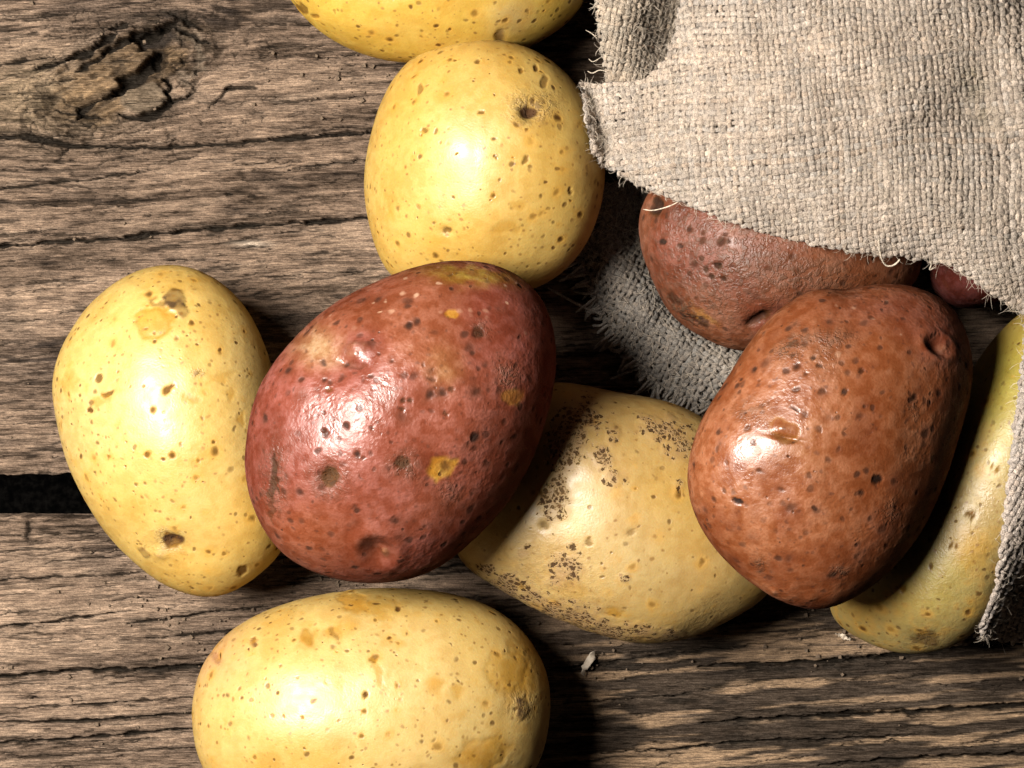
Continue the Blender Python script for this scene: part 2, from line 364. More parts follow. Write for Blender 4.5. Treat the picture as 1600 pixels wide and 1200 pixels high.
# ------------------------------------------------------------------ potatoes
def potato_material(name, kind, seed, dots=1.0):
    t = NT(name)
    co = t.n('ShaderNodeTexCoord').outputs['Object']
    p = t.vmath('ADD', co, (seed * .371, seed * .173, seed * .519))
    nzs = t.n('ShaderNodeSeparateColor', {'Color': t.attr('nz').outputs['Color']})
    oc_ = t.n('ShaderNodeCombineXYZ'); t.set(oc_.inputs[0], nzs.outputs[2]); t.set(oc_.inputs[1], t.attr('nz').outputs['Alpha'])
    off = t.vmath('MULTIPLY', t.vmath('SUBTRACT', oc_.outputs[0], (.5, .5, 0)), (.0018, .0018, 0))
    pw = t.vmath('ADD', p, off)
    tint = t.attr('tint').outputs['Color']
    msk = t.n('ShaderNodeSeparateColor', {'Color': t.attr('mask').outputs['Color']})
    scab, rough_m, pale = msk.outputs[0], msk.outputs[1], msk.outputs[2]
    red = kind == 'red'
    # mottling of the skin
    N1, N2 = nzs.outputs[0], nzs.outputs[1]; n3 = t.noise(p, 1500, 1, .6)
    if red:
        f = t.math('MULTIPLY', t.ramp(N1, .3, .7, .74, 1.22), t.math('MULTIPLY', t.ramp(N2, .28, .7, .76, 1.2), t.ramp(n3.outputs[0], .3, .7, .86, 1.12)))
    else:
        f = t.math('MULTIPLY', t.ramp(N1, .3, .7, .92, 1.06), t.math('MULTIPLY', t.ramp(N2, .3, .7, .93, 1.05), t.ramp(n3.outputs[0], .3, .7, .96, 1.03)))
    cm = t.n('ShaderNodeCombineColor'); t.set(cm.inputs[0], t.math('POWER', f, .55)); t.set(cm.inputs[1], t.math('POWER', f, .9)); t.set(cm.inputs[2], t.math('POWER', f, 1.3))
    col = t.mixc(1.0, tint, cm.outputs[0], 'MULTIPLY')
    if not red:     # ochre netting and stains
        oc = t.math('MULTIPLY', t.ramp(t.math('MULTIPLY_ADD', N2, .45, t.math('MULTIPLY', N1, .55)), .55, .78), .50)
        col = t.mixc(oc, col, (.36, .175, .017, 1))
    # lenticels: medium, small and tiny
    def lent(scale, r, keep, soft, halo=0.0):
        v = t.voro(pw, scale); sep = t.n('ShaderNodeSeparateColor', {'Color': v.outputs['Color']})
        on = t.math('GREATER_THAN', sep.outputs[0], t.math('MULTIPLY_ADD', N1, -1.3 * keep, 1 - keep * .30))
        rad = t.math('MULTIPLY_ADD', sep.outputs[1], r * .9, r * .35)
        d = t.ramp(v.outputs['Distance'], t.math('MULTIPLY', rad, soft), rad, 1.0, 0.0)
        hl = t.math('MULTIPLY', t.ramp(v.outputs['Distance'], 0.0, t.math('MULTIPLY', rad, 2.2), 1.0, 0.0), t.math('MULTIPLY', on, halo)) if halo else None
        return t.math('MULTIPLY', t.math('MULTIPLY', d, on), t.math('MULTIPLY_ADD', sep.outputs[2], .5, .5)), hl
    if red:
        a, ha = lent(150, .27, 1.0 * dots, .25, .42); b, _ = lent(250, .33, 1.0 * dots, .35); c, _ = lent(430, .34, .80, .3)
        col = t.mixc(ha, col, (.12, .040, .022, 1))
        col = t.mixc(t.math('MULTIPLY', c, .55), col, (.060, .022, .014, 1))
        col = t.mixc(t.math('MULTIPLY', b, .85), col, (.040, .018, .012, 1)); col = t.mixc(t.math('MULTIPLY', a, .95), col, (.022, .013, .010, 1))
        pl, _ = lent(210, .24, .9, .35)
        col = t.mixc(t.math('MULTIPLY', t.math('MULTIPLY', pl, pale), 1.0), col, (.50, .31, .20, 1))
    else:
        a, ha = lent(150, .23, .80 * dots, .25, .60); b, _ = lent(260, .26, 1.0 * dots, .35); c, _ = lent(430, .30, 1.0 * dots, .3)
        col = t.mixc(ha, col, (.50, .25, .030, 1))
        col = t.mixc(t.math('MULTIPLY', c, .75), col, (.17, .075, .012, 1))
        col = t.mixc(t.math('MULTIPLY', b, .90), col, (.075, .032, .008, 1)); col = t.mixc(t.math('MULTIPLY', a, .97), col, (.060, .026, .008, 1))
    pits = t.math('ADD', a, t.math('MULTIPLY', b, .6))
    # scab: small dark cells
    pw2 = t.vmath('ADD', pw, t.vmath('MULTIPLY', t.vmath('SUBTRACT', n3.outputs['Color'], (.5, .5, .5)), (.0016, .0016, .0016)))
    sv = t.voro(pw2, 560, 'DISTANCE_TO_EDGE'); sc_ = t.voro(pw2, 560)
    sr = t.n('ShaderNodeSeparateColor', {'Color': sc_.outputs['Color']}).outputs[0]
    cell = t.math('MULTIPLY', t.ramp(sv.outputs['Distance'], .04, .26), t.math('GREATER_THAN', t.math('ADD', scab, t.math('MULTIPLY', sr, .55)), .78))
    cell = t.math('MULTIPLY', cell, t.ramp(scab, .12, .4))
    col = t.mixc(t.math('MULTIPLY', t.ramp(scab, .15, .8), .55), col, (.24, .135, .060, 1))
    col = t.mixc(t.math('MULTIPLY', cell, t.math('MULTIPLY_ADD', sr, .25, .70)), col, (.040, .020, .010, 1))
    # rough dirty skin
    rn = t.ramp(t.noise(pw, 700, 2, .7).outputs[0], .42, .62)
    col = t.mixc(t.math('MULTIPLY', t.math('MULTIPLY', rn, rough_m), .75), col, (.065, .038, .022, 1))
    t.set(t.b.inputs['Base Color'], col)
    ro = t.ramp(N2, .3, .7, .42, .52) if not red else t.ramp(N2, .3, .7, .31, .45)
    ro = t.math('ADD', ro, t.math('MULTIPLY', t.math('ADD', scab, rough_m), .25))
    t.set(t.b.inputs['Roughness'], ro)
    t.b.inputs['IOR'].default_value = 1.45
    matte = t.math('ADD', t.math('ADD', t.attr('mask').outputs['Alpha'], pits), t.math('MULTIPLY', cell, .7))
    t.set(t.b.inputs['Specular IOR Level'], t.ramp(matte, 0.0, .8, .95 if not red else .75, .04))
    t.b.inputs['Subsurface Weight'].default_value = .12 if not red else .05
    t.b.inputs['Subsurface Radius'].default_value = (.0040, .0020, .0006) if not red else (.002, .0007, .0004)
    t.b.inputs['Subsurface Scale'].default_value = 1.0
    # relief
    if red:
        cr = t.voro(pw, 700).outputs['Distance']
        wr = t.ramp(N1, .40, .62, .10, .75)
        hh = t.math('ADD', t.math('MULTIPLY', cr, t.math('MULTIPLY', wr, .20)), t.math('MULTIPLY', n3.outputs[0], .11))
    else:
        hh = t.math('MULTIPLY', n3.outputs[0], .075)
    hh = t.math('SUBTRACT', hh, t.math('MULTIPLY', pits, .30))
    hh = t.math('ADD', hh, t.math('ADD', t.math('MULTIPLY', cell, -.30), t.math('MULTIPLY', t.math('MULTIPLY', rn, rough_m), .35)))
    nb = t.bump(hh, .0010, .8)
    t.set(t.b.inputs['Normal'], nb)
    return t.m

def outline_r(poly, z0, n=720):
    """smooth polar outline about the centroid, in metres on the plane z0"""
    P = np.array([W(x, y, z0) for x, y in poly])
    Q = []
    m = len(P)
    for i in range(m):      # closed Catmull-Rom
        p0, p1, p2, p3 = P[i - 1], P[i], P[(i + 1) % m], P[(i + 2) % m]
        for t in np.linspace(0, 1, 16, endpoint=False):
            Q.append(.5 * (2 * p1 + (p2 - p0) * t + (2 * p0 - 5 * p1 + 4 * p2 - p3) * t * t + (3 * p1 - p0 - 3 * p2 + p3) * t ** 3))
    Q = np.array(Q)
    x, y = Q[:, 0], Q[:, 1]; x1, y1 = np.roll(x, -1), np.roll(y, -1)
    cr = x * y1 - x1 * y; A = cr.sum() / 2
    c = np.array([((x + x1) * cr).sum(), ((y + y1) * cr).sum()]) / (6 * A)
    ph = np.arctan2(y - c[1], x - c[0]); r = np.hypot(x - c[0], y - c[1])
    o = np.argsort(ph); ph = ph[o]; r = r[o]
    g_ = np.linspace(-np.pi, np.pi, n, endpoint=False)
    rr = np.interp(g_, np.r_[ph[-1] - 2 * np.pi, ph, ph[0] + 2 * np.pi], np.r_[r[-1], r, r[0]])
    F = np.fft.rfft(rr); k = np.arange(len(F)); F = F * np.exp(-(k / 15.) ** 4); rr = np.fft.irfft(F, n)
    F2 = np.fft.rfft(1 / rr ** 2); F2[3:] = 0; F2[1] = 0
    re = 1 / np.sqrt(np.maximum(np.fft.irfft(F2, n), 1e-9))
    return c, g_, rr, re

def body(c, g_, rr, re, h, z0, tilt, th, ph, pw=1.0):
    r1 = np.interp(ph, np.r_[g_, np.pi], np.r_[rr, rr[0]]); r2 = np.interp(ph, np.r_[g_, np.pi], np.r_[re, re[0]])
    s = np.sin(th); k = ss(.0, .95, s); r = mix(r2, r1, k)
    x = r * s * np.cos(ph); y = r * s * np.sin(ph); z = h * np.sign(np.cos(th)) * np.abs(np.cos(th)) ** pw
    nx, ny, nz = x / r ** 2, y / r ** 2, z / h ** 2
    l = np.sqrt(nx * nx + ny * ny + nz * nz); N = np.stack([nx, ny, nz], -1) / l[..., None]
    return np.stack([x + c[0], y + c[1], z + z0 + tilt[0] * x + tilt[1] * y], -1), N

def sheet_top(b, X, Y, sign=1):
    """height of a body's upper (sign 1) or lower surface over world points; nan outside"""
    c, g_, rr, re, h, z0, tilt = b
    dx, dy = X - c[0], Y - c[1]; ph = np.arctan2(dy, dx); q = np.hypot(dx, dy)
    r1 = np.interp(ph, np.r_[g_, np.pi], np.r_[rr, rr[0]])
    s = q / r1
    z = z0 + sign * h * np.sqrt(np.clip(1 - s * s, 0, 1)) + tilt[0] * dx + tilt[1] * dy
    return np.where(s < 1, z, np.nan)

YEL = dict(base=(.70, .50, .155), shade=(.62, .38, .060))
POT = {}
POT['A'] = dict(kind='yellow', h=.031, z=None, tilt=(0, 0), n=170, base=(.47, .295, .045), dots=1.15,
  poly=[(455,0),(438,-45),(458,-105),(540,-152),(680,-168),(820,-145),(900,-85),(918,-30),(911,0),(896,25),(866,50),(830,72),(770,92),(700,100),(640,97),(590,90),(540,73),(492,43)],
  label='yellow potato cut off by the top edge of the photo')
POT['B'] = dict(kind='yellow', h=.034, z=None, tilt=(.16, .08), n=270, base=(.47, .305, .078), dots=1.0,
  poly=[(765,65),(705,69),(650,90),(612,130),(585,185),(570,245),(567,300),(575,350),(590,395),(612,430),(660,457),(740,468),(805,460),(855,442),(893,412),(922,368),(940,310),(943,255),(928,190),(902,142),(870,106),(825,79)],
  label='round yellow potato with a dark stem eye, touching the sack corner')
POT['C'] = dict(kind='yellow', h=.031, z=None, tilt=(.12, .0), n=280, base=(.48, .325, .092), dots=1.1,
  poly=[(250,415),(208,425),(165,450),(125,490),(96,540),(82,590),(85,645),(100,710),(125,770),(158,826),(198,868),(232,896),(272,921),(318,932),(360,925),(402,899),(438,868),(452,830),(450,775),(444,710),(436,640),(425,575),(408,525),(385,482),(350,445),(308,422)],
  label='pale yellow oval potato lying across the plank gap on the left')
POT['D'] = dict(kind='yellow', h=.033, z=None, tilt=(0, 0), n=270, base=(.47, .315, .095), dots=1.0,
  poly=[(600,917),(540,921),(480,933),(420,952),(368,980),(330,1018),(308,1062),(300,1110),(305,1160),(325,1210),(370,1262),(440,1300),(540,1318),(640,1312),(730,1288),(800,1245),(840,1195),(858,1140),(861,1085),(850,1035),(822,990),(780,955),(730,933),(670,921)],
  label='large yellow potato with ochre patches at the bottom edge of the photo')
POT['E'] = dict(kind='yellow', h=.030, z=None, tilt=(0, 0), n=260, base=(.37, .238, .075), dots=.55,
  poly=[(830,604),(880,598),(930,605),(985,616),(1035,624),(1095,648),(1150,692),(1192,760),(1216,835),(1216,895),(1195,932),(1150,964),(1100,990),(1050,1004),(1000,1005),(940,990),(880,967),(820,942),(762,908),(718,876),(708,840),(722,770),(752,695),(788,635)],
  label='tan yellow potato covered in dark scab patches, wedged between the two big red potatoes')
POT['F'] = dict(kind='yellow', h=.031, z=.044, tilt=(.30, .0), n=200, base=(.27, .195, .062), dots=1.1,
  poly=[(1640,470),(1572,505),(1515,590),(1458,690),(1400,790),(1332,880),(1300,940),(1320,978),(1365,1008),(1420,1024),(1475,1013),(1520,985),(1556,930),(1602,850),(1640,760),(1668,650),(1678,560),(1668,495)],
  label='long greenish yellow potato half hidden under the right red potato')
POT['I'] = dict(kind='red', h=.031, z=.0365, tilt=(0, 0), n=220, base=(.175, .060, .028), dots=1.1,
  poly=[(1035,283),(1010,303),(998,345),(1002,395),(1022,445),(1048,490),(1085,517),(1130,540),(1180,549),(1260,537),(1340,505),(1408,465),(1438,425),(1430,370),(1385,318),(1300,280),(1200,262),(1100,262)],
  label='dull red brown potato lying in the mouth of the sack')
POT['J'] = dict(kind='red', h=.027, z=.031, tilt=(0, 0), n=110, base=(.080, .018, .013), dots=.6,  # base colour darkened to stand in for the shade under the sack rim
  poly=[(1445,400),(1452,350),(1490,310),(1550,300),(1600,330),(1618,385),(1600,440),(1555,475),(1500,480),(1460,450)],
  label='dark red potato barely visible in shadow under the sack rim')
POT['G'] = dict(kind='red', h=.037, z=None, tilt=(-.06, .05), n=310, base=(.190, .050, .032), dots=.75,
  poly=[(722,408),(660,415),(600,434),(540,461),(482,505),(432,563),(400,622),(386,690),(387,755),(404,810),(432,856),(482,890),(540,910),(600,913),(658,901),(702,878),(745,842),(792,788),(830,720),(855,650),(868,580),(866,520),(851,473),(822,440),(778,416)],
  label='big pinkish red potato in the middle, on top of the yellow ones')
POT['H'] = dict(kind='red', h=.033, z=None, tilt=(-.20, .02), n=300, base=(.225, .073, .028), dots=1.0,
  poly=[(1395,445),(1355,446),(1322,454),(1288,449),(1245,465),(1200,500),(1162,548),(1128,600),(1095,652),(1076,708),(1073,760),(1086,810),(1112,852),(1150,890),(1198,924),(1240,945),(1278,951),(1322,939),(1380,903),(1430,850),(1470,780),(1500,700),(1519,625),(1522,565),(1512,520),(1490,482),(1448,455)],
  label='big orange red potato on the right, resting on the greenish yellow one')

bodies = {}
def make_body(key, z0):
    p = POT[key]; c, g_, rr, re = outline_r(p['poly'], z0)
    return (c, g_, rr, re, p['h'], z0, p['tilt'])
for k in 'ABCDEFIJ':
    z0 = POT[k]['z'] or POT[k]['h'] + .0002
    bodies[k] = make_body(k, z0)
gxx = np.linspace(-.2, .2, 500); GX, GY = np.meshgrid(gxx, gxx)
def drop(key, others):
    z0 = .045
    for _ in range(4):
        b = make_body(key, z0); lowr = sheet_top(b, GX, GY, -1); need = -1
        for o in others:
            d = sheet_top(bodies[o], GX, GY, 1) - lowr
            if np.isfinite(d).any(): need = max(need, np.nanmax(d))
        z0 = max(z0 + need, POT[key]['h'])
    bodies[key] = make_body(key, z0 - .0012)     # soft contact: the skins dent a millimetre
drop('G', 'ABCDEI'); drop('H', 'EFIJ')

# marks: (kind, x, y, rx, ry, angle, amount)   px in the photograph
MARKS = {
'A': [('brown',470,14,14,6,40,.8),('brown',783,56,10,12,0,.9),('pale',800,25,40,30,0,.5),('ochre',560,55,50,16,20,.4),('brown',492,25,8,4,-20,.9)],
'B': [('hole',828,175,15,13,0,1.6),('dirt',830,168,32,26,0,.9),('hole',697,361,9,6,20,.8),('ochre',790,356,24,12,0,.7),('ochre',812,322,14,10,0,.6),('brown',751,175,7,3,0,.8),('brown',665,203,6,5,0,.8),('brown',747,95,5,4,0,.9),('brown',815,110,5,6,0,.9),('brown',851,126,7,9,30,.7),('brown',838,107,4,5,0,.9),('brown',656,140,4,9,0,.6),('ochre',610,320,12,30,0,.4),('brown',822,250,4,8,15,.8),('brown',892,297,3,6,0,.8),('dent',700,300,70,60,0,.4)],
'C': [('yellow',242,503,33,28,0,.9),('ring',242,503,30,25,0,.8),('crust',273,467,17,21,-20,1.),('crust',283,487,10,14,-20,.8),('brown',247,472,18,6,20,.6),('hole',270,848,18,14,10,1.3),('dirt',262,846,26,20,10,.7),('bud',252,866,16,10,0,.7),('crust',226,863,14,8,35,.9),('ochre',275,872,30,16,0,.5),('brown',380,890,10,7,-35,.9),('brown',154,591,5,8,40,.9),('brown',168,613,12,4,-30,.9),('ochre',158,625,20,8,-30,.9),('brown',262,608,12,4,-25,.9),('ochre',300,622,12,7,0,.9),('dirt',308,582,12,8,10,.8),('ochre',360,617,10,12,0,.8),('ochre',107,595,12,22,0,.8),('brown',141,641,5,5,0,1),('ochre',378,655,6,14,0,.8),('ochre',270,440,60,14,0,.5),('dent',300,860,60,30,0,.5),('ochre',350,590,30,5,-15,.5)],
'D': [('ochre',805,1055,46,44,0,1.),('ring',795,1050,36,36,0,.5),('crust',812,1105,12,16,0,.8),('dirt',815,1100,30,22,0,.6),('ochre',757,1178,44,28,-20,1.),('ring',757,1178,38,26,-20,.5),('crust',480,997,10,15,-35,.7),('ochre',482,998,18,20,0,.8),('ochre',522,985,20,14,0,.8),('brown',522,990,16,4,70,.5),('ochre',592,1050,10,28,-20,.9),('brown',585,1030,6,5,0,.9),('brown',396,1003,6,8,0,1),('hole',337,1027,9,7,60,.8),('pink',325,1020,60,60,0,.6),('ochre',680,1070,18,16,0,.8),('ochre',716,1080,10,14,0,.8),('ochre',580,948,60,18,5,.8),('yellow',550,935,30,14,20,.7),('brown',622,952,5,4,0,1),('brown',570,1086,5,6,0,1),('ochre',820,1010,34,16,20,.5),('dent',500,990,40,30,0,.4)],
'E': [('scab',885,690,26,62,14,1.1),('scab',868,770,20,46,10,1.),('scab',905,650,34,26,0,1.),('scab',1042,672,50,22,14,.8),('scab',1062,700,26,22,0,.7),('scab',1010,655,16,10,30,.7),('scab',942,715,22,16,20,.95),('scab',958,746,17,16,0,.7),('scab',957,680,12,18,0,.6),('hole',850,821,8,8,0,.7),('scab',888,885,26,24,0,.8),('scab',870,910,20,14,0,.7),('scab',795,915,26,19,0,1.),('scab',835,935,26,14,20,.8),('scab',865,955,24,12,20,.9),('scab',760,890,18,14,30,.8),('scab',1048,992,26,10,5,.8),('rough',860,900,120,70,20,.35),('scab',905,962,40,20,10,1.),('scab',950,985,50,17,8,1.),('scab',1005,985,26,14,10,.75),('scab',975,902,8,8,0,.7),('ochre',962,958,22,8,5,1),('pale',990,850,90,70,0,.4),('brown',922,846,7,8,0,.7),('scab',892,856,9,9,0,.65),('brown',985,833,8,7,0,.5),('rough',1090,975,80,30,-25,.35),('pale',900,790,60,50,0,.4),('scab',1060,760,9,14,0,.5),('scab',820,860,12,20,30,.6)],
'F': [('rough',1500,800,200,300,0,.30),('ochre',1520,865,40,30,-30,.7),('hole',1446,1000,24,13,0,.7),('dirt',1446,1000,34,20,0,.5),('pale',1550,710,30,40,0,.6),('green',1590,590,60,120,20,.7),('green',1450,900,60,60,0,.35),('brown',1516,805,8,6,0,.9),('brown',1490,855,9,3,10,.9),('brown',1555,732,9,2.5,30,.9),('brown',1412,918,6,5,0,.9)],
'G': [('dent',530,565,50,40,0,1.2),('bud',556,546,24,16,-10,1.5),('hole',548,566,24,6,12,.8),('pinkc',560,545,44,34,0,.6),('pale',495,540,34,24,0,.35),('hole',513,745,15,18,0,1.6),('dirt',513,750,30,28,0,.7),('black',628,723,15,10,-25,1.),('dirt',632,730,26,22,0,.8),('yellow',692,731,20,22,30,1.05),('palec',692,575,28,30,-25,.7),('yellow',707,491,10,7,0,.9),('yellow',800,620,16,16,0,.5),('black',748,520,11,9,0,.85),('dirt',752,515,18,16,0,.5),('black',628,624,6,4.5,0,1),('black',641,625,6,4.5,0,1),('black',629,639,5,4,0,1),('black',704,609,5,5,0,.9),('black',697,645,5,5,0,.9),('black',674,591,7,4,10,.9),('bigeye',590,860,30,24,20,1.35),('bud',600,866,13,8,30,1.0),('black',427,745,9,42,2,.85),('dirt',430,745,20,60,2,.8),('black',424,800,6,20,-10,.7),('dirt',790,585,20,24,0,.8),('green',735,430,70,12,5,.5),('dent',510,650,60,70,0,1.2),('dent',600,470,80,40,0,.5),('palen',640,470,110,50,-10,1.),('palen',800,470,50,50,0,.7),('brown',510,608,5,5,0,.7),('black',500,562,5,5,0,.8),('dirt',700,770,18,22,0,.4),('orange',480,840,110,70,0,.5),('orange',690,660,130,160,0,.25)],
'H': [('bud',1224,668,17,9,15,.6),('ring',1224,668,28,15,15,.5),('hole',1228,684,30,4,12,.7),('palec',1225,690,60,40,0,.3),('bigeye',1466,540,24,15,35,1.1),('bud',1474,544,12,9,20,.8),('hole',1322,452,26,12,0,.35),('black',1153,783,11,5,25,1.),('black',1370,748,9,8,0,1.),('black',1320,611,6,5,0,.9),('black',1279,572,6,4,0,.9),('black',1271,560,5,4,0,.9),('dirt',1240,540,40,18,-35,.9),('dirt',1300,530,40,18,0,.7),('dirt',1290,560,30,30,0,.4),('black',1345,579,5,5,0,.8),('black',1428,620,6,6,0,.9),('dirt',1428,635,14,18,0,.6),('dirt',1390,800,18,20,0,.6),('dirt',1309,895,14,10,0,1),('dirt',1187,880,12,10,20,.9),('bud',1268,935,12,9,0,.35),('bud',1209,925,8,6,20,.35),('dent',1265,930,40,30,0,.6),('pinkc',1470,530,50,50,0,.4),('redc',1400,480,130,40,0,.6),('palen',1340,520,90,50,0,.6),('black',1347,773,5,5,0,.8),('dirt',1170,640,30,20,0,.5),('dent',1180,720,60,80,0,.5)],
'I': [('hole',1022,322,13,18,20,1.4),('black',1022,320,10,14,20,.9),('dirt',1068,485,46,14,38,1.2),('black',1056,468,16,7,30,.8),('black',1090,500,24,7,35,.8),('ochre',1100,495,30,6,38,.4),('hole',1185,500,26,10,-25,1.4),('black',1180,502,20,8,-25,.9),('rough',1130,410,170,110,0,1.1),('redc',1150,420,170,100,0,.25),('dirt',1185,415,50,18,-10,.6),('black',1033,376,6,6,0,1),('black',1062,384,5,5,0,.9),('black',1122,413,6,6,0,1),('black',1103,420,5,5,0,.9),('black',1130,434,5,5,0,.9),('black',1112,432,5,5,0,.9),('dirt',1090,390,18,26,0,.5),('dirt',1240,430,110,40,0,.7),('dirt',1080,350,60,30,20,.6),('dirt',1110,470,60,24,30,.7),('dirt',1050,420,30,40,0,.5)],
'J': [],
}
MC = dict(brown=(.085,.036,.010), hole=(.060,.028,.012), dirt=(.075,.042,.022), ochre=(.36,.18,.014), yellow=(.42,.21,.022), pale=(.48,.37,.18), pink=(.40,.20,.10),
          pinkc=(.18,.042,.038), palec=(.27,.125,.045), crust=(.145,.085,.030), black=(.020,.013,.011), green=(.33,.27,.022), orange=(.23,.072,.023), redc=(.115,.024,.015), bud=(.30,.17,.095))

def potato(key, name, group):
    p = POT[key]; b = bodies[key]; n = p['n']; red = p['kind'] == 'red'
    a = np.linspace(-1, 1, n); A, B_ = np.meshgrid(a, a)
    # concentric square -> disc, disc -> cap reaching below the widest line
    m = np.abs(A) > np.abs(B_)
    rho = np.where(m, np.abs(A), np.abs(B_))
    q = np.sqrt(A * A + B_ * B_) + 1e-12
    ph = np.arctan2(B_, A)
    # equalise the corner angles
    ph8 = np.where(m, np.arctan2(0 * A, A) + (np.pi / 4) * B_ / np.where(A == 0, 1, A), np.pi / 2 - (np.pi / 4) * A / np.where(B_ == 0, 1, B_))
    ph = np.where(m, np.where(A > 0, (np.pi / 4) * B_ / np.where(A == 0, 1, A), np.pi + (np.pi / 4) * B_ / np.where(A == 0, 1, A)),
                  np.where(B_ > 0, np.pi / 2 - (np.pi / 4) * A / np.where(B_ == 0, 1, B_), -np.pi / 2 - (np.pi / 4) * A / np.where(B_ == 0, 1, B_)))
    ph = (ph + np.pi) % (2 * np.pi) - np.pi
    th_max = np.pi / 2 + .30
    th = rho * th_max
    loop = np.concatenate([np.arange(n), np.arange(1, n) * n + n - 1, (n - 1) * n + np.arange(n - 2, -1, -1), np.arange(n - 2, 0, -1) * n])
    thl = np.linspace(th_max, np.pi, 7)[1:-1]
    phl = ph.ravel()[loop]
    TH = np.concatenate([th.ravel()] + [np.full(len(loop), t) for t in thl] + [[np.pi]]); PH = np.concatenate([ph.ravel()] + [phl for _ in thl] + [[0.]])
    V, N = body(*b[:4], b[4], b[5], b[6], TH, PH)
    c = b[0]; z0 = b[5]
    L = V - np.array([c[0], c[1], z0]); sd = ord(key) * 3.7
    lump = noise3(L[:, 0] / .034 + sd, L[:, 1] / .034, L[:, 2] / .034) * .6 + noise3(L[:, 0] / .017 + sd, L[:, 1] / .017 + 9, L[:, 2] / .017) * .28 + noise3(L[:, 0] / .008 + sd, L[:, 1] / .008, L[:, 2] / .008 + 5) * .09
    edge = np.abs(N[:, 2]); amp = (.0026 if red else .0025) * (.25 + .75 * edge)
    V = V + N * (lump * amp)[:, None]
    PX, PY = proj(V[:, 0], V[:, 1], V[:, 2]); up = (TH < th_max - .02)
    # ---- colour and relief of the individual marks
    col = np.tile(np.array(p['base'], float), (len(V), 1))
    big = noise3(L[:, 0] / .026 + sd, L[:, 1] / .026, L[:, 2] / .026 + 3); med = noise3(L[:, 0] / .011 + sd, L[:, 1] / .011, L[:, 2] / .011 + 8)
    if red:
        col = mix(col, np.array([.225, .078, .030]), (ss(.0, .8, big) * .5 * (key != 'J'))[:, None]); col = mix(col, np.array([.140, .028, .018]), (ss(.1, .8, -big) * .5 * (key != 'J'))[:, None])
        col = mix(col, col * np.array([.72, .62, .6]), (ss(.1, .7, med) * .5)[:, None])
    else:
        col = mix(col, np.array([.43, .235, .028]), (ss(.05, .75, big) * .45)[:, None]); col = mix(col, np.array([.50, .36, .15]), (ss(.1, .8, -big) * .4)[:, None])
        col = mix(col, np.array([.38, .20, .024]), (ss(.35, .8, med) * .35)[:, None])
    mask = np.zeros((len(V), 4)); disp = np.zeros(len(V))
    def jit(o): return 7 * noise3(L[:, 0] / .0034 + sd + o, L[:, 1] / .0034, L[:, 2] / .0034 + o) + 4 * noise3(L[:, 0] / .0015 + o, L[:, 1] / .0015 + sd, L[:, 2] / .0015 + o)
    jx = jit(0); jy = jit(7.3)
    jn = noise3(L[:, 0] / .0016 + sd, L[:, 1] / .0016, L[:, 2] / .0016)
    for kind, mx, my, rx, ry, an, am in MARKS[key]:
        sel = np.where(up & (np.abs(PX - mx) < 2.4 * max(rx, ry) + 12) & (np.abs(PY - my) < 2.4 * max(rx, ry) + 12))[0]
        if not len(sel): continue
        an = math.radians(an); jf = min(1., .25 + max(rx, ry) / 40)
        dx = PX[sel] - mx + jx[sel] * jf; dy = PY[sel] - my + jy[sel] * jf
        u = (dx * math.cos(an) + dy * math.sin(an)) / rx; v = (-dx * math.sin(an) + dy * math.cos(an)) / ry
        r = np.sqrt(u * u + v * v); f = 1 - ss(.72, 1.12, r); soft = np.exp(-r * r * 1.1)
        dx = PX[sel] - mx; dy = PY[sel] - my; u = (dx * math.cos(an) + dy * math.sin(an)) / rx; v = (-dx * math.sin(an) + dy * math.cos(an)) / ry; R0 = np.sqrt(u * u + v * v); S0 = np.exp(-R0 * R0 * 1.1)
        def paint(cname, k): col[sel] = mix(col[sel], np.array(MC[cname]), np.clip(k, 0, 1)[:, None])
        if kind in ('brown', 'black'):
            paint(kind, f * am * .97); mask[sel, 3] = np.maximum(mask[sel, 3], f * am); disp[sel] -= .00045 * f * am
        elif kind == 'hole':
            paint('hole', np.clip(f * .9 + soft * .25, 0, 1) * min(am, 1)); mask[sel, 3] = np.maximum(mask[sel, 3], f * min(am, 1)); disp[sel] -= .0014 * am * S0
        elif kind == 'bigeye':
            br = ss(-.9, .6, v); disp[sel] -= .0019 * am * np.exp(-R0 * R0 * 1.5) * (.35 + .65 * br) ; disp[sel] += .0006 * am * np.exp(-((R0 - 1.15) / .4) ** 2)
            paint('dirt', soft * .25)
        elif kind == 'dent': disp[sel] -= .0013 * am * S0
        elif kind == 'bud':
            disp[sel] += .0012 * am * np.exp(-R0 * R0 * 1.6) * (1 + .25 * jn[sel]); paint('bud', (1 - ss(.3, .85, r)) * .55 * am * (.6 + .5 * (jn[sel] > 0)))
        elif kind == 'dirt': mask[sel, 1] = np.maximum(mask[sel, 1], soft * am); mask[sel, 3] = np.maximum(mask[sel, 3], soft * am * .5); paint('dirt', soft * .35 * am)
        elif kind == 'rough': mask[sel, 1] = np.maximum(mask[sel, 1], soft * am * .6)
        elif kind == 'scab': mask[sel, 0] = np.maximum(mask[sel, 0], np.clip((1.05 - .62 * r + .22 * jn[sel]) * am, 0, 1.1) * (r < 1.6)); disp[sel] += .00018 * f
        elif kind == 'crust': paint('crust', f * am * (.85 + .3 * jn[sel])); paint('black', f * am * .6 * ss(.1, .6, jn[sel])); mask[sel, 3] = np.maximum(mask[sel, 3], f * .7 * am); disp[sel] += .0004 * f * am
        elif kind == 'ring': 
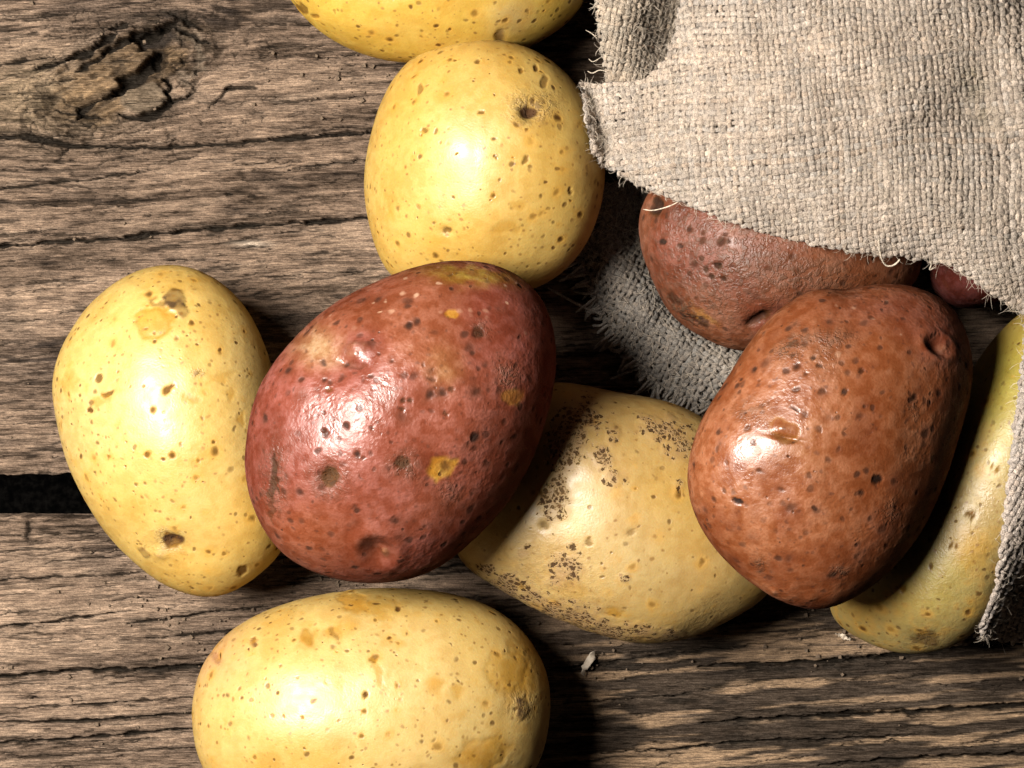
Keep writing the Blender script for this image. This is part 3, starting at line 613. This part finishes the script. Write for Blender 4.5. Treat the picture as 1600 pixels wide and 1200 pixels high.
            k = np.exp(-((r - .9) / .16) ** 2); paint('ochre', k * .6 * am); disp[sel] -= .00028 * k * am
        elif kind in ('palen',): mask[sel, 2] = np.maximum(mask[sel, 2], soft * am)
        elif kind in ('yellow',): paint('yellow', f * am * .9); disp[sel] -= .0002 * f
        elif kind in ('ochre',): paint('ochre', np.clip((1.1 - ss(.3, 1.25, r) + .25 * jn[sel]) - .1, 0, 1) * (r < 1.5) * am * .8); disp[sel] -= .00012 * f
        else: paint(kind, soft * am)
    def fb(k, sd2, o): return sum((.6 ** i) * noise3(L[:, 0] * k * 2 ** i + sd + sd2, L[:, 1] * k * 2 ** i + sd2, L[:, 2] * k * 2 ** i) for i in range(o)) / sum(.6 ** i for i in range(o))
    f1_, f2_ = fb(70, 1, 3), fb(420, 2, 2)
    nz_ = np.clip(np.stack([.5 + .55 * f1_, .5 + .5 * f2_, .5 + .5 * fb(340, 3, 2), .5 + .5 * fb(340, 5, 2)], -1), 0, 1)
    disp += f2_ * (.00009 if red else .00006)
    V = V + N * disp[:, None]
    nn = n * n; ii = np.arange(n - 1)[:, None] * n + np.arange(n - 1)[None, :]
    quads = [np.stack([ii, ii + 1, ii + n + 1, ii + n], -1).reshape(-1, 4)]
    m_ = len(loop); prev = loop
    for i in range(len(thl)):
        cur = nn + i * m_ + np.arange(m_); k1 = (np.arange(m_) + 1) % m_
        quads.append(np.stack([prev, cur, cur[k1], prev[k1]], -1)); prev = cur
    pole = len(V) - 1
    tris = np.stack([prev, np.full(m_, pole), np.roll(prev, -1)], -1)
    org = np.array([c[0], c[1], z0 - b[4]])
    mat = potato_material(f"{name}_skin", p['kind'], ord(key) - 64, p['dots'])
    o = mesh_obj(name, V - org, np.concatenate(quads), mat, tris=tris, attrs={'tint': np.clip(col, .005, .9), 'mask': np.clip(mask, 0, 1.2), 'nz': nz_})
    o.location = org
    return tag(o, p['label'], 'potato', group)
for k in 'ABCDEF': potato(k, 'yellow_potato', 'yellow potatoes spilled from the sack')
for k in 'GHIJ': potato(k, 'red_potato', 'red potatoes spilled from the sack')

# ------------------------------------------------------------------ the woven sack: every yarn is a tube
def cloth_material(name, warm):
    t = NT(name)
    co = t.n('ShaderNodeTexCoord').outputs['Object']
    a = t.attr('tint').outputs['Color']
    f = t.noise(co, 2600, 1, .65); f2 = t.noise(co, 900, 0, .6)
    k = t.math('MULTIPLY', t.ramp(f.outputs[0], .3, .7, .62, 1.25), t.ramp(f2.outputs[0], .3, .7, .85, 1.12))
    cm = t.n('ShaderNodeCombineColor'); [t.set(cm.inputs[i], k) for i in range(3)]
    t.set(t.b.inputs['Base Color'], t.mixc(1.0, a, cm.outputs[0], 'MULTIPLY'))
    t.b.inputs['Roughness'].default_value = .85; t.b.inputs['Specular IOR Level'].default_value = .2
    t.b.inputs['Sheen Weight'].default_value = .12; t.b.inputs['Sheen Roughness'].default_value = .5
    t.set(t.b.inputs['Normal'], t.bump(f.outputs[0], .0006, .9))
    return t.m
LINEN = cloth_material('linen_yarn', 1)
fz = NT('linen_fuzz'); fz.b.inputs['Base Color'].default_value = (.56, .47, .37, 1); fz.b.inputs['Roughness'].default_value = .8
FUZZ = fz.m

def tubes(paths, sides=6):
    """paths: list of (points n x 3, width n, thickness n, flat-normal n x 3, colour n x 3) -> verts, quads, colours"""
    Vs, Qs, Cs = [], [], []; base = 0
    an = np.arange(sides) * 2 * np.pi / sides
    ca, sa = np.cos(an), np.sin(an)
    for P, wd, tk, Nn, col in paths:
        n = len(P)
        T = np.gradient(P, axis=0); T /= np.linalg.norm(T, axis=1, keepdims=True) + 1e-12
        Bn = np.cross(Nn, T); Bn /= np.linalg.norm(Bn, axis=1, keepdims=True) + 1e-12
        Nn2 = np.cross(T, Bn)
        V = P[:, None, :] + Bn[:, None, :] * (wd[:, None] * ca)[..., None] + Nn2[:, None, :] * (tk[:, None] * sa)[..., None]
        Vs.append(V.reshape(-1, 3)); Cs.append(np.repeat(col, sides, 0))
        i = np.arange(n - 1)[:, None] * sides + np.arange(sides)[None, :]; j = np.arange(n - 1)[:, None] * sides + (np.arange(sides)[None, :] + 1) % sides
        Qs.append((np.stack([i, j, j + sides, i + sides], -1) + base).reshape(-1, 4)); base += n * sides
    return np.concatenate(Vs), np.concatenate(Qs), np.concatenate(Cs)

def inside_poly(X, Y, poly):
    p = np.array(poly); x0, y0 = p[:, 0], p[:, 1]; x1, y1 = np.roll(x0, -1), np.roll(y0, -1)
    r = np.zeros(X.shape, bool)
    for a, b, c, d in zip(x0, y0, x1, y1):
        if b == d: continue
        m = ((b > Y) != (d > Y)) & (X < (c - a) * (Y - b) / (d - b) + a); r ^= m
    return r
def rbf(ctrl, smooth=1e-3):
    P = np.array(ctrl, float); c = P[:, :2] / 100; z = P[:, 2]
    def k(r2): return np.where(r2 > 1e-12, r2 * np.log(r2 + 1e-12), 0)
    n = len(c); d2 = ((c[:, None] - c[None]) ** 2).sum(-1)
    A = np.zeros((n + 3, n + 3)); A[:n, :n] = k(d2) + np.eye(n) * smooth; A[:n, n] = 1; A[:n, n + 1:] = c; A[n, :n] = 1; A[n + 1:, :n] = c.T
    wts = np.linalg.solve(A, np.r_[z, 0, 0, 0])
    def f(X, Y):
        q = np.stack([X, Y], -1) / 100; out = wts[n] + q @ wts[n + 1:]
        for i in range(n): out = out + wts[i] * k(((q - c[i]) ** 2).sum(-1))
        return out
    return f

PITCH = 8.9
def weave(name, parent, poly, zfun, bbox, rot, seed, rim=None, curl=2.5, curl_w=14, base=(.375, .308, .250), pitch=PITCH, fuzz=2500, extra=None, loosen=0.0, darkened=None, ragged=0.0, warp=None):
    """A woven sheet over the photograph-px region poly, height zfun (mm). rim: polyline whose edge rolls under."""
    rg = np.random.default_rng(seed)
    ca, sa = math.cos(math.radians(rot)), math.sin(math.radians(rot))
    cx, cy = (bbox[0] + bbox[2]) / 2, (bbox[1] + bbox[3]) / 2
    R = .5 * math.hypot(bbox[2] - bbox[0], bbox[3] - bbox[1])
    def surf(u, v):
        x = cx + ca * u - sa * v; y = cy + sa * u + ca * v
        x2 = x + 9 * noise2(x / 120 + seed, y / 120, 1) + 2.2 * noise2(x / 34, y / 34, 2); y2 = y + 9 * noise2(x / 120, y / 120 + seed, 3) + 2.2 * noise2(x / 34, y / 34, 4)
        if warp: x2, y2 = warp(x2, y2)
        return x2, y2
    def zz(x, y):
        z = zfun(x, y)
        if rim is not None:
            d, _ = seg_dist(x, y, rim); e = np.clip(1 - d / curl_w, 0, 1); z = z - curl * (1 - np.sqrt(1 - e * e * .98))
        return z
    def pos(u, v, off):
        x, y = surf(u, v); z = zz(x, y)
        e = 2.0
        gx = (zz(x + e, y) - zz(x - e, y)) / (2 * e * .2); gy = (zz(x, y + e) - zz(x, y - e)) / (2 * e * .2)
        N = np.stack([-gx, gy, np.ones_like(gx)], -1); N /= np.linalg.norm(N, axis=-1, keepdims=True)
        zm = z * .001; k = S * (D - zm) / D
        P = np.stack([(x - 800) * k, (600 - y) * k, zm], -1) + N * (off * .001)[:, None]
        return P, N, x, y
    paths = []; ends = []
    step = pitch / 4
    m = int(R / pitch) + 1
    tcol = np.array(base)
    for fam in (0, 1):
        for i in range(-m, m + 1):
            s = np.arange(-R, R, step); q0 = i * pitch + rg.normal(0, pitch * .06)
            q = q0 + pitch * .16 * noise2(s / 60, s * 0 + i * 3.7 + fam * 50, seed) + pitch * (.13 + .30 * loosen) * noise2(s / 12, s * 0 + i * 1.3 + fam * 31, seed + 1)
            u, v = (q, s) if fam == 0 else (s, q)
            x, y = surf(u, v)
            ins = inside_poly(x, y, poly)
            if ragged: ins &= True
            if not ins.any(): continue
            # alternate over and under
            phs = np.pi * (s / pitch + i + fam)
            slub = 1 + .20 * noise2(s / 26, s * 0 + i * 5.1 + fam * 17, seed + 2) + .16 * noise2(s / 90, s * 0 + i * 2.3 + fam * 7, seed + 3) + .17 * noise2(s / 8, s * 0 + i * 8.3, seed + 5)
            slub = slub * (1.5 if rg.random() < .03 else 1) 
            off = (.40 + .45 * loosen * np.abs(noise2(s / 11, s * 0 + i * 1.7 + fam * 3, seed + 9))) * np.cos(phs + loosen * 1.5 * noise2(s / 22, s * 0 + i * 2.9, seed + 10)) * (1 + .15 * noise2(s / 15, s * 0 + i, seed + 4))
            brk = np.flatnonzero(np.diff(ins.astype(int)))
            idx = np.split(np.arange(len(s)), brk + 1)
            tone = rg.normal(1, .075); hue = rg.normal(0, .022)
            for seg in idx:
                if len(seg) < 4 or not ins[seg[0]]: continue
                P, N, xx, yy = pos(u[seg], v[seg], off[seg])
                wd = pitch * S * .49 * slub[seg] * (1 - loosen * .10); tk = pitch * S * .275 * slub[seg]
                wd = wd.copy(); tk = tk.copy(); wd[[0, -1]] *= .45; tk[[0, -1]] *= .45
                lo = 1 + .20 * fbm2(xx / 60, yy / 55, seed + 6) + 0.16 * noise2(s[seg] / 9, s[seg] * 0 + i * 7.3 + fam * 9, seed + 7) + .10 * noise2(s[seg] / 4, s[seg] * 0 + i * 3 + fam * 9, seed + 8)
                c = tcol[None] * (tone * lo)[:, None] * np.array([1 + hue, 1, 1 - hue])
                if darkened is not None: c = mix(c, np.array([.15, .125, .075]), (darkened(xx, yy))[:, None])
                paths.append((P, wd, tk, N, np.clip(c, .02, .8)))
                ends.append((P[0], P[0] - P[1], N[0])); ends.append((P[-1], P[-1] - P[-2], N[-1]))
    V, Q, Cc = tubes(paths)
    o = mesh_obj(name, V, Q, LINEN, parent, attrs={'tint': Cc}); o['kind'] = 'stuff'
    # fuzz: stray fibres lifting out of the yarns
    fp = []
    for _ in range(fuzz):
        P, wd, tk, N, c = paths[rg.integers(len(paths))]; j = rg.integers(len(P))
        p0 = P[j] + N[j] * tk[j] * .8; dirn = rg.normal(0, 1, 3); dirn -= N[j] * (dirn @ N[j]) * .75; dirn /= np.linalg.norm(dirn)
        L = rg.uniform(.0010, .0034); bend = rg.normal(0, .55, 3); t = np.linspace(0, 1, 4)[:, None]
        pts = p0 + dirn * L * t + N[j] * L * .38 * np.sin(t * 2.4) + bend * L * .5 * t * t
        r = np.full(4, rg.uniform(.000030, .000065)); r[-1] *= .4
        fp.append((pts, r, r, np.tile(N[j] + 1e-3, (4, 1)), np.tile(np.array([[.6, .5, .4]]), (4, 1))))
    for P0, d, N0 in ends:                    # and out of every cut end
        if extra == 'nofray': break
        for _ in range(1):
            dirn = d / (np.linalg.norm(d) + 1e-9) + rg.normal(0, .6, 3); dirn /= np.linalg.norm(dirn)
            L = rg.uniform(.0006, .0022); t = np.linspace(0, 1, 4)[:, None]
            r = np.full(4, rg.uniform(.00002, .00004)); r[-1] *= .4
            fp.append((P0 + dirn * L * t + rg.normal(0, .4, 3) * L * t * t, r, r, np.tile(N0 + 1e-3, (4, 1)), np.tile(np.array([[.6, .5, .4]]), (4, 1))))
    V, Q, Cc = tubes(fp, 3)
    f_ = mesh_obj('fuzz', V, Q, FUZZ, o); f_['kind'] = 'stuff'
    return o, ends

sack = tag(empty('burlap_sack', (0, 0, 0)), 'open sack of coarse beige linen with frayed edges', 'sack')

RIM = [(905,130),(913,178),(919,222),(934,254),(970,275),(1010,295),(1060,315),(1120,340),(1180,361),(1250,379),(1320,393),(1400,402),(1450,408),(1490,420),(1530,445),(1565,470),(1612,497),(1700,540)]
LEFT = [(1062,-70),(1062,0),(1054,50),(1038,95),(1003,127),(960,129),(905,130)]
FLAP = RIM + [(1700,-70)] + LEFT[:-1]
flap_h = rbf([(905,130,47),(916,190,48),(934,254,47),(1000,292,56),(1100,335,67),(1200,368,70.5),(1300,390,71),(1400,402,70),(1500,428,67),(1560,468,64),(1612,500,60),(1700,545,52),
  (950,160,52),(980,210,56),(1010,150,58),(1050,90,62),(1064,40,63),(1066,0,63),(1066,-120,60),(1060,230,66),(1110,180,71),(1150,280,72),(1150,60,73),(1200,180,78),(1200,-100,72),(1300,120,79),(1300,280,77),
  (1400,60,76),(1400,220,77),(1450,320,75),(1470,130,73),(1510,170,67),(1545,225,66),(1560,120,68),(1600,180,69),(1600,300,68),(1590,400,69),(1500,30,72),(1560,20,66),(1600,0,58),(1640,60,60),(1700,200,62),(1700,400,60),(1780,100,48),(1780,400,45),(1480,-100,66),(1700,-100,45)], 2e-3)
def over(keys, gap):
    def f(X, Y, z):
        for k in keys:
            x, y = (X - 800) * S * .925, (600 - Y) * S * .925
            t = sheet_top(bodies[k], x, y, 1); t = np.where(np.isfinite(t), t * 1000 + gap, -99)
            d = t - z; z = z + np.where(d > -1.5, np.where(d > 1.5, d, (d + 1.5) ** 2 / 6), 0)
        return z
    return f
ov = over('IJB', 2.4)
def flap_z(X, Y):
    z = flap_h(X, Y) + 2.1 * noise2(X / 95, Y / 80, 81) + .5 * noise2(X / 34, Y / 34, 82)
    # soft folds running off the tucked corner
    z = z + 3.0 * np.exp(-((X - 985) / 80) ** 2 - ((Y - 172) / 24) ** 2) - 3.0 * np.exp(-((X - 1000) / 60) ** 2 - ((Y - 222) / 20) ** 2)
    return ov(X, Y, z)
def flap_dark(X, Y):  # olive brown patches, two around the right dip and one further left
    a = .75 * np.exp(-((X - 1520) / 26) ** 2 - ((Y - 128) / 26) ** 2) + .55 * np.exp(-((X - 1540) / 30) ** 2 - ((Y - 185) / 24) ** 2) + .35 * np.exp(-((X - 1385) / 16) ** 2 - ((Y - 125) / 22) ** 2)
    return np.clip(a * (.7 + .6 * noise2(X / 16, Y / 16, 83)), 0, .8)
up_o, _ = weave('upper_cloth', sack, FLAP, flap_z, (880, -80, 1720, 560), -5, 31, rim=RIM[2:], curl=3.0, curl_w=13, fuzz=11000, darkened=flap_dark)

# tucked fold behind the corner
FOLD = [(930,-70),(930,0),(933,40),(937,75),(944,110),(952,150),(1090,165),(1110,-70)]
fold_h = rbf([(930,0,38),(932,60,38),(946,130,36),(930,-140,36),(985,20,38),(990,90,36),(1035,60,24),(1030,120,28),(1060,20,22),(1100,0,20),(1100,150,22),(1060,-140,22),(1000,-140,34)], 1e-2)
weave('folded_corner', sack, FOLD, lambda X, Y: fold_h(X, Y) + .8 * noise2(X / 30, Y / 30, 84), (920, -80, 1115, 170), 14, 37, rim=FOLD[:6], curl=4, curl_w=12, base=(.36, .29, .22), pitch=8.6, fuzz=1800)

# lower cloth on the table at the mouth of the sack
LOW = [(905,300),(893,350),(900,400),(918,452),(938,503),(975,553),(1005,598),(1060,628),(1110,645),(1180,665),(1280,700),(1330,640),(1290,560),(1210,480),(1110,400),(1080,320),(1010,270)]
LRIM = LOW[1:10]
low_h = rbf([(893,350,4),(900,400,3),(918,452,3),(940,505,3),(975,553,3),(1008,598,3),(1060,628,3.5),(1110,645,3.5),(1280,700,2),(950,385,15),(985,450,17),(1010,490,17),(1050,525,17.5),(1100,555,18),(1160,580,18),(955,470,10),(1000,540,10),(1060,580,12),(1120,610,13),
  (985,385,10),(1010,430,9),(1050,480,9),(1110,520,9),(1180,545,10),(1100,400,2.5),(1200,470,2.5),(1010,300,12),(960,320,15),(1290,600,2.5)], 5e-3)
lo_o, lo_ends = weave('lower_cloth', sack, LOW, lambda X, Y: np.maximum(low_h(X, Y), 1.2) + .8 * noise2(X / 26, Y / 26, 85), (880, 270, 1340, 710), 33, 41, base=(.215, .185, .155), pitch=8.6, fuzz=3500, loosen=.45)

# side of the sack standing against the long yellow potato
SIDE = [(1604,470),(1598,540),(1589,620),(1580,700),(1571,780),(1563,850),(1552,920),(1530,978),(1534,994),(1560,1000),(1600,1004),(1660,1010),(1690,1010),(1690,450)]
side_h = rbf([(1604,470,62),(1598,540,62),(1589,620,62),(1580,700,60),(1571,780,55),(1563,850,48),(1552,920,32),(1535,975,16),(1536,994,6),(1600,1004,5),(1660,1010,3),(1600,940,26),(1600,860,44),(1605,760,52),(1620,600,56),(1660,500,52),(1700,700,30),(1700,900,12),(1780,600,10),(1780,900,3),(1780,1000,2.5)], 5e-3)
weave('side_cloth', sack, SIDE, lambda X, Y: np.maximum(over('F', 1.8)(X, Y, side_h(X, Y)), 1.5) + .6 * noise2(X / 30, Y / 30, 86), (1500, 440, 1700, 1020), 24, 43, rim=SIDE[:9], curl=3, curl_w=11, base=(.40, .335, .285), pitch=8.4, fuzz=1800)

# frayed yarn ends along the lower rim and the hem, each a tuft of its own
def yarn(name, parent, pts, r, col=(.44, .38, .32), wob=.0):
    P = np.array(pts, float); t = np.linspace(0, 1, len(P)); tt = np.linspace(0, 1, max(8, 3 * len(P)))
    # smooth through the control points
    Q = np.stack([np.interp(tt, t, P[:, i]) for i in range(3)], -1)
    for _ in range(3): Q[1:-1] = .5 * Q[1:-1] + .25 * (Q[:-2] + Q[2:])
    n = len(Q); rr = r * (1 + .2 * noise2(tt * 9, tt * 0 + P[0, 0] * 991, 3)); rr[-1] *= .4
    V, Qd, Cc = tubes([(Q, rr, rr, np.tile(np.array([[.1, .2, 1.]]), (n, 1)), np.tile(np.array([col]), (n, 1)) * (1 + .15 * noise2(tt * 14, tt * 0, 4))[:, None])], 6)
    return mesh_obj(name, V, Qd, LINEN, parent, attrs={'tint': Cc})
rf = np.random.default_rng(5)
def along(poly, s):
    P = np.array(poly, float); L = np.r_[0, np.cumsum(np.hypot(*np.diff(P, axis=0).T))]
    q = np.interp(s, L, P[:, 0]), np.interp(s, L, P[:, 1]); q2 = np.interp(s + 3, L, P[:, 0]), np.interp(s + 3, L, P[:, 1])
    t = np.array([q2[0] - q[0], q2[1] - q[1]]); t /= np.hypot(*t) + 1e-9
    return q, t, L[-1]
_, _, Lr = along(LRIM, 0)
s = 4
while s < Lr - 8:
    (x, y), t, _ = along(LRIM, s); nrm = np.array([-t[1], t[0]])
    if nrm[0] > 0 or True:
        nrm = nrm if (nrm @ np.array([-1, .6])) > 0 else -nrm
        L = 8 + 40 * rf.random() ** 1.8; d = nrm + t * rf.normal(0, .6); z = rf.uniform(2.5, 6) * .001
        a = [(*W(x - nrm[0] * 8, y - nrm[1] * 8, z), z + .0015), (*W(x + d[0] * L * .4, y + d[1] * L * .4, z), z + rf.uniform(0, .003)), (*W(x + d[0] * L + rf.normal(0, 7), y + d[1] * L + rf.normal(0, 7), z), max(.0012, z - .0015 + rf.normal(0, .001)))]
        yarn('loose_thread', lo_o, a, rf.uniform(.00035, .00062), (.28, .245, .21))
    s += rf.uniform(3.2, 9)
for x in np.arange(1530, 1606, 5.2):
    y0 = 990 + (x - 1530) * .16; z = .006; L = rf.uniform(6, 20)
    yarn('loose_thread', bpy.data.objects['side_cloth'], [(*W(x, y0 - 12, z), .0075), (*W(x + rf.normal(0, 2), y0, z), .005), (*W(x + rf.normal(0, 4), y0 + L * .6, z), .0025)], rf.uniform(.0004, .0007), (.50, .44, .37))
# thin stray threads on the upper rim
def stray(pts, zz_, r=.00017, par=up_o):
    return yarn('loose_thread', par, [(*W(x, y, z * .001), z * .001) for (x, y), z in zip(pts, zz_)], r, (.62, .52, .40))
stray([(1373,372),(1374,390),(1377,405),(1384,416),(1394,416),(1402,411),(1406,405)], [75,74,71,69,69,70,71], .00026)
stray([(1452,404),(1457,412),(1450,424),(1461,418)], [69,67,66,66])
stray([(918,220),(912,224),(914,234),(922,238)], [49,49,49,48]); stray([(1575,476),(1580,488),(1592,486),(1604,492)], [63,60,59,58])
stray([(1596,500),(1600,506),(1606,504)], [58,57,57]); stray([(915,190),(913,200),(917,208)], [49,49,49])
stray([(1060,315),(1048,322),(1020,330),(1005,327)], [63,60,57,55]); stray([(948,112),(936,108),(926,116),(918,111)], [38,38,38,38])
stray([(933,60),(925,52),(915,47)], [38,39,39], .00012); stray([(938,90),(926,98),(920,92)], [38,38,37], .00012)

# ------------------------------------------------------------------ small litter on the planks
lm = NT('dry_flake'); nf = lm.noise(lm.n('ShaderNodeTexCoord').outputs['Object'], 900, 3)
lm.set(lm.b.inputs['Base Color'], lm.mixc(nf.outputs[0], (.42, .33, .24, 1), (.62, .53, .42, 1))); lm.b.inputs['Roughness'].default_value = .6
def flake(name, ctr, half, z, label, cat, seed):
    r = np.random.default_rng(seed); P = np.array(ctr, float); n = 14
    t = np.linspace(0, 1, n); tt = np.linspace(0, 1, len(P))
    X = np.interp(t, tt, P[:, 0]) + r.normal(0, .6, n); Y = np.interp(t, tt, P[:, 1]) + r.normal(0, .6, n)
    d = np.gradient(np.stack([X, Y], -1), axis=0); d /= np.linalg.norm(d, axis=1, keepdims=True); nr = np.stack([-d[:, 1], d[:, 0]], -1)
    wv = half * np.sin(np.pi * np.clip(t * .92 + .04, 0, 1)) ** .6 * (1 + .35 * r.normal(0, 1, n))
    V = []
    for lay in (0, 1):
        for k in np.linspace(-1, 1, 5):
            for i in range(n):
                x, y = X[i] + nr[i, 0] * wv[i] * k, Y[i] + nr[i, 1] * wv[i] * k
                zz_ = z + .0011 * abs(math.sin(i * 1.1 + seed)) + .0008 * k * math.sin(i * .7) - lay * .00018
                V.append((*W(x, y, zz_), zz_))
    V = np.array(V); Q = []
    idx = lambda l, k, i: l * 5 * n + k * n + i
    for k in range(4):
        for i in range(n - 1):
            Q.append((idx(0, k, i), idx(0, k, i + 1), idx(0, k + 1, i + 1), idx(0, k + 1, i))); Q.append((idx(1, k, i), idx(1, k + 1, i), idx(1, k + 1, i + 1), idx(1, k, i + 1)))
    for i in range(n - 1):
        Q.append((idx(0, 0, i), idx(1, 0, i), idx(1, 0, i + 1), idx(0, 0, i + 1))); Q.append((idx(0, 4, i), idx(0, 4, i + 1), idx(1, 4, i + 1), idx(1, 4, i)))
    for k in range(4):
        Q.append((idx(0, k, 0), idx(0, k + 1, 0), idx(1, k + 1, 0), idx(1, k, 0))); Q.append((idx(0, k, n - 1), idx(1, k, n - 1), idx(1, k + 1, n - 1), idx(0, k + 1, n - 1)))
    org = V.mean(0); org[2] = V[:, 2].min()
    o = mesh_obj(name, V - org, Q, lm.m); o.location = org
    return tag(o, label, cat)
flake('skin_flake', [(930,1016),(926,1024),(918,1036),(912,1046),(911,1056)], 5, .0008, 'pale curled skin flake on the plank below the scabby potato', 'flake', 2)
flake('wood_splinter', [(1306,990),(1318,995),(1330,1000)], 3.2, .0018, 'pale wood splinter beside the greenish yellow potato', 'splinter', 4)
flake('straw_bit', [(733,823),(738,817),(742,810),(745,810)], 2.4, .078, 'tiny straw coloured bit stuck to the lower right of the middle red potato', 'straw', 6)

# dry soil crumbs scattered on the planks, too small to count
rc_ = np.random.default_rng(77); cv, cq = [], []
dm = NT('dry_soil'); dn = dm.noise(dm.n('ShaderNodeTexCoord').outputs['Object'], 1500, 2)
dm.set(dm.b.inputs['Base Color'], dm.mixc(dn.outputs[0], (.035, .022, .014, 1), (.20, .14, .09, 1))); dm.b.inputs['Roughness'].default_value = .95
cube = np.array([(x, y, z) for x in (-1, 1) for y in (-1, 1) for z in (-1, 1)], float)
cf = np.array([(0, 1, 3, 2), (4, 6, 7, 5), (0, 4, 5, 1), (2, 3, 7, 6), (0, 2, 6, 4), (1, 5, 7, 3)])
for i in range(420):
    px, py = rc_.uniform(-40, 1640), rc_.uniform(-40, 1240)
    if i < 260:
        ox, oy = [(440, 900), (910, 1040), (250, 945), (560, 905), (880, 470), (1250, 985), (520, 120), (330, 1000)][i % 8]; px, py = ox + rc_.normal(0, 60), oy + rc_.normal(0, 32)
    if 735 < py < 815: continue
    r = .00014 * 2 ** rc_.uniform(0, 2.1); q = cube * r * rc_.uniform(.6, 1.3, (8, 3)) + rc_.normal(0, r * .15, (8, 3))
    an = rc_.uniform(0, 6.28); R = np.array([[math.cos(an), -math.sin(an), 0], [math.sin(an), math.cos(an), 0], [0, 0, .8]])
    x, y = W(px, py, 0); cq.append(cf + 8 * len(cv)); cv.append(q @ R.T + np.array([x, y, r * .5 - .0004]))
tag(mesh_obj('soil_crumbs', np.concatenate(cv), np.concatenate(cq), dm.m, smooth=False), 'fine brown soil crumbs scattered over the planks', 'soil', kind='stuff')
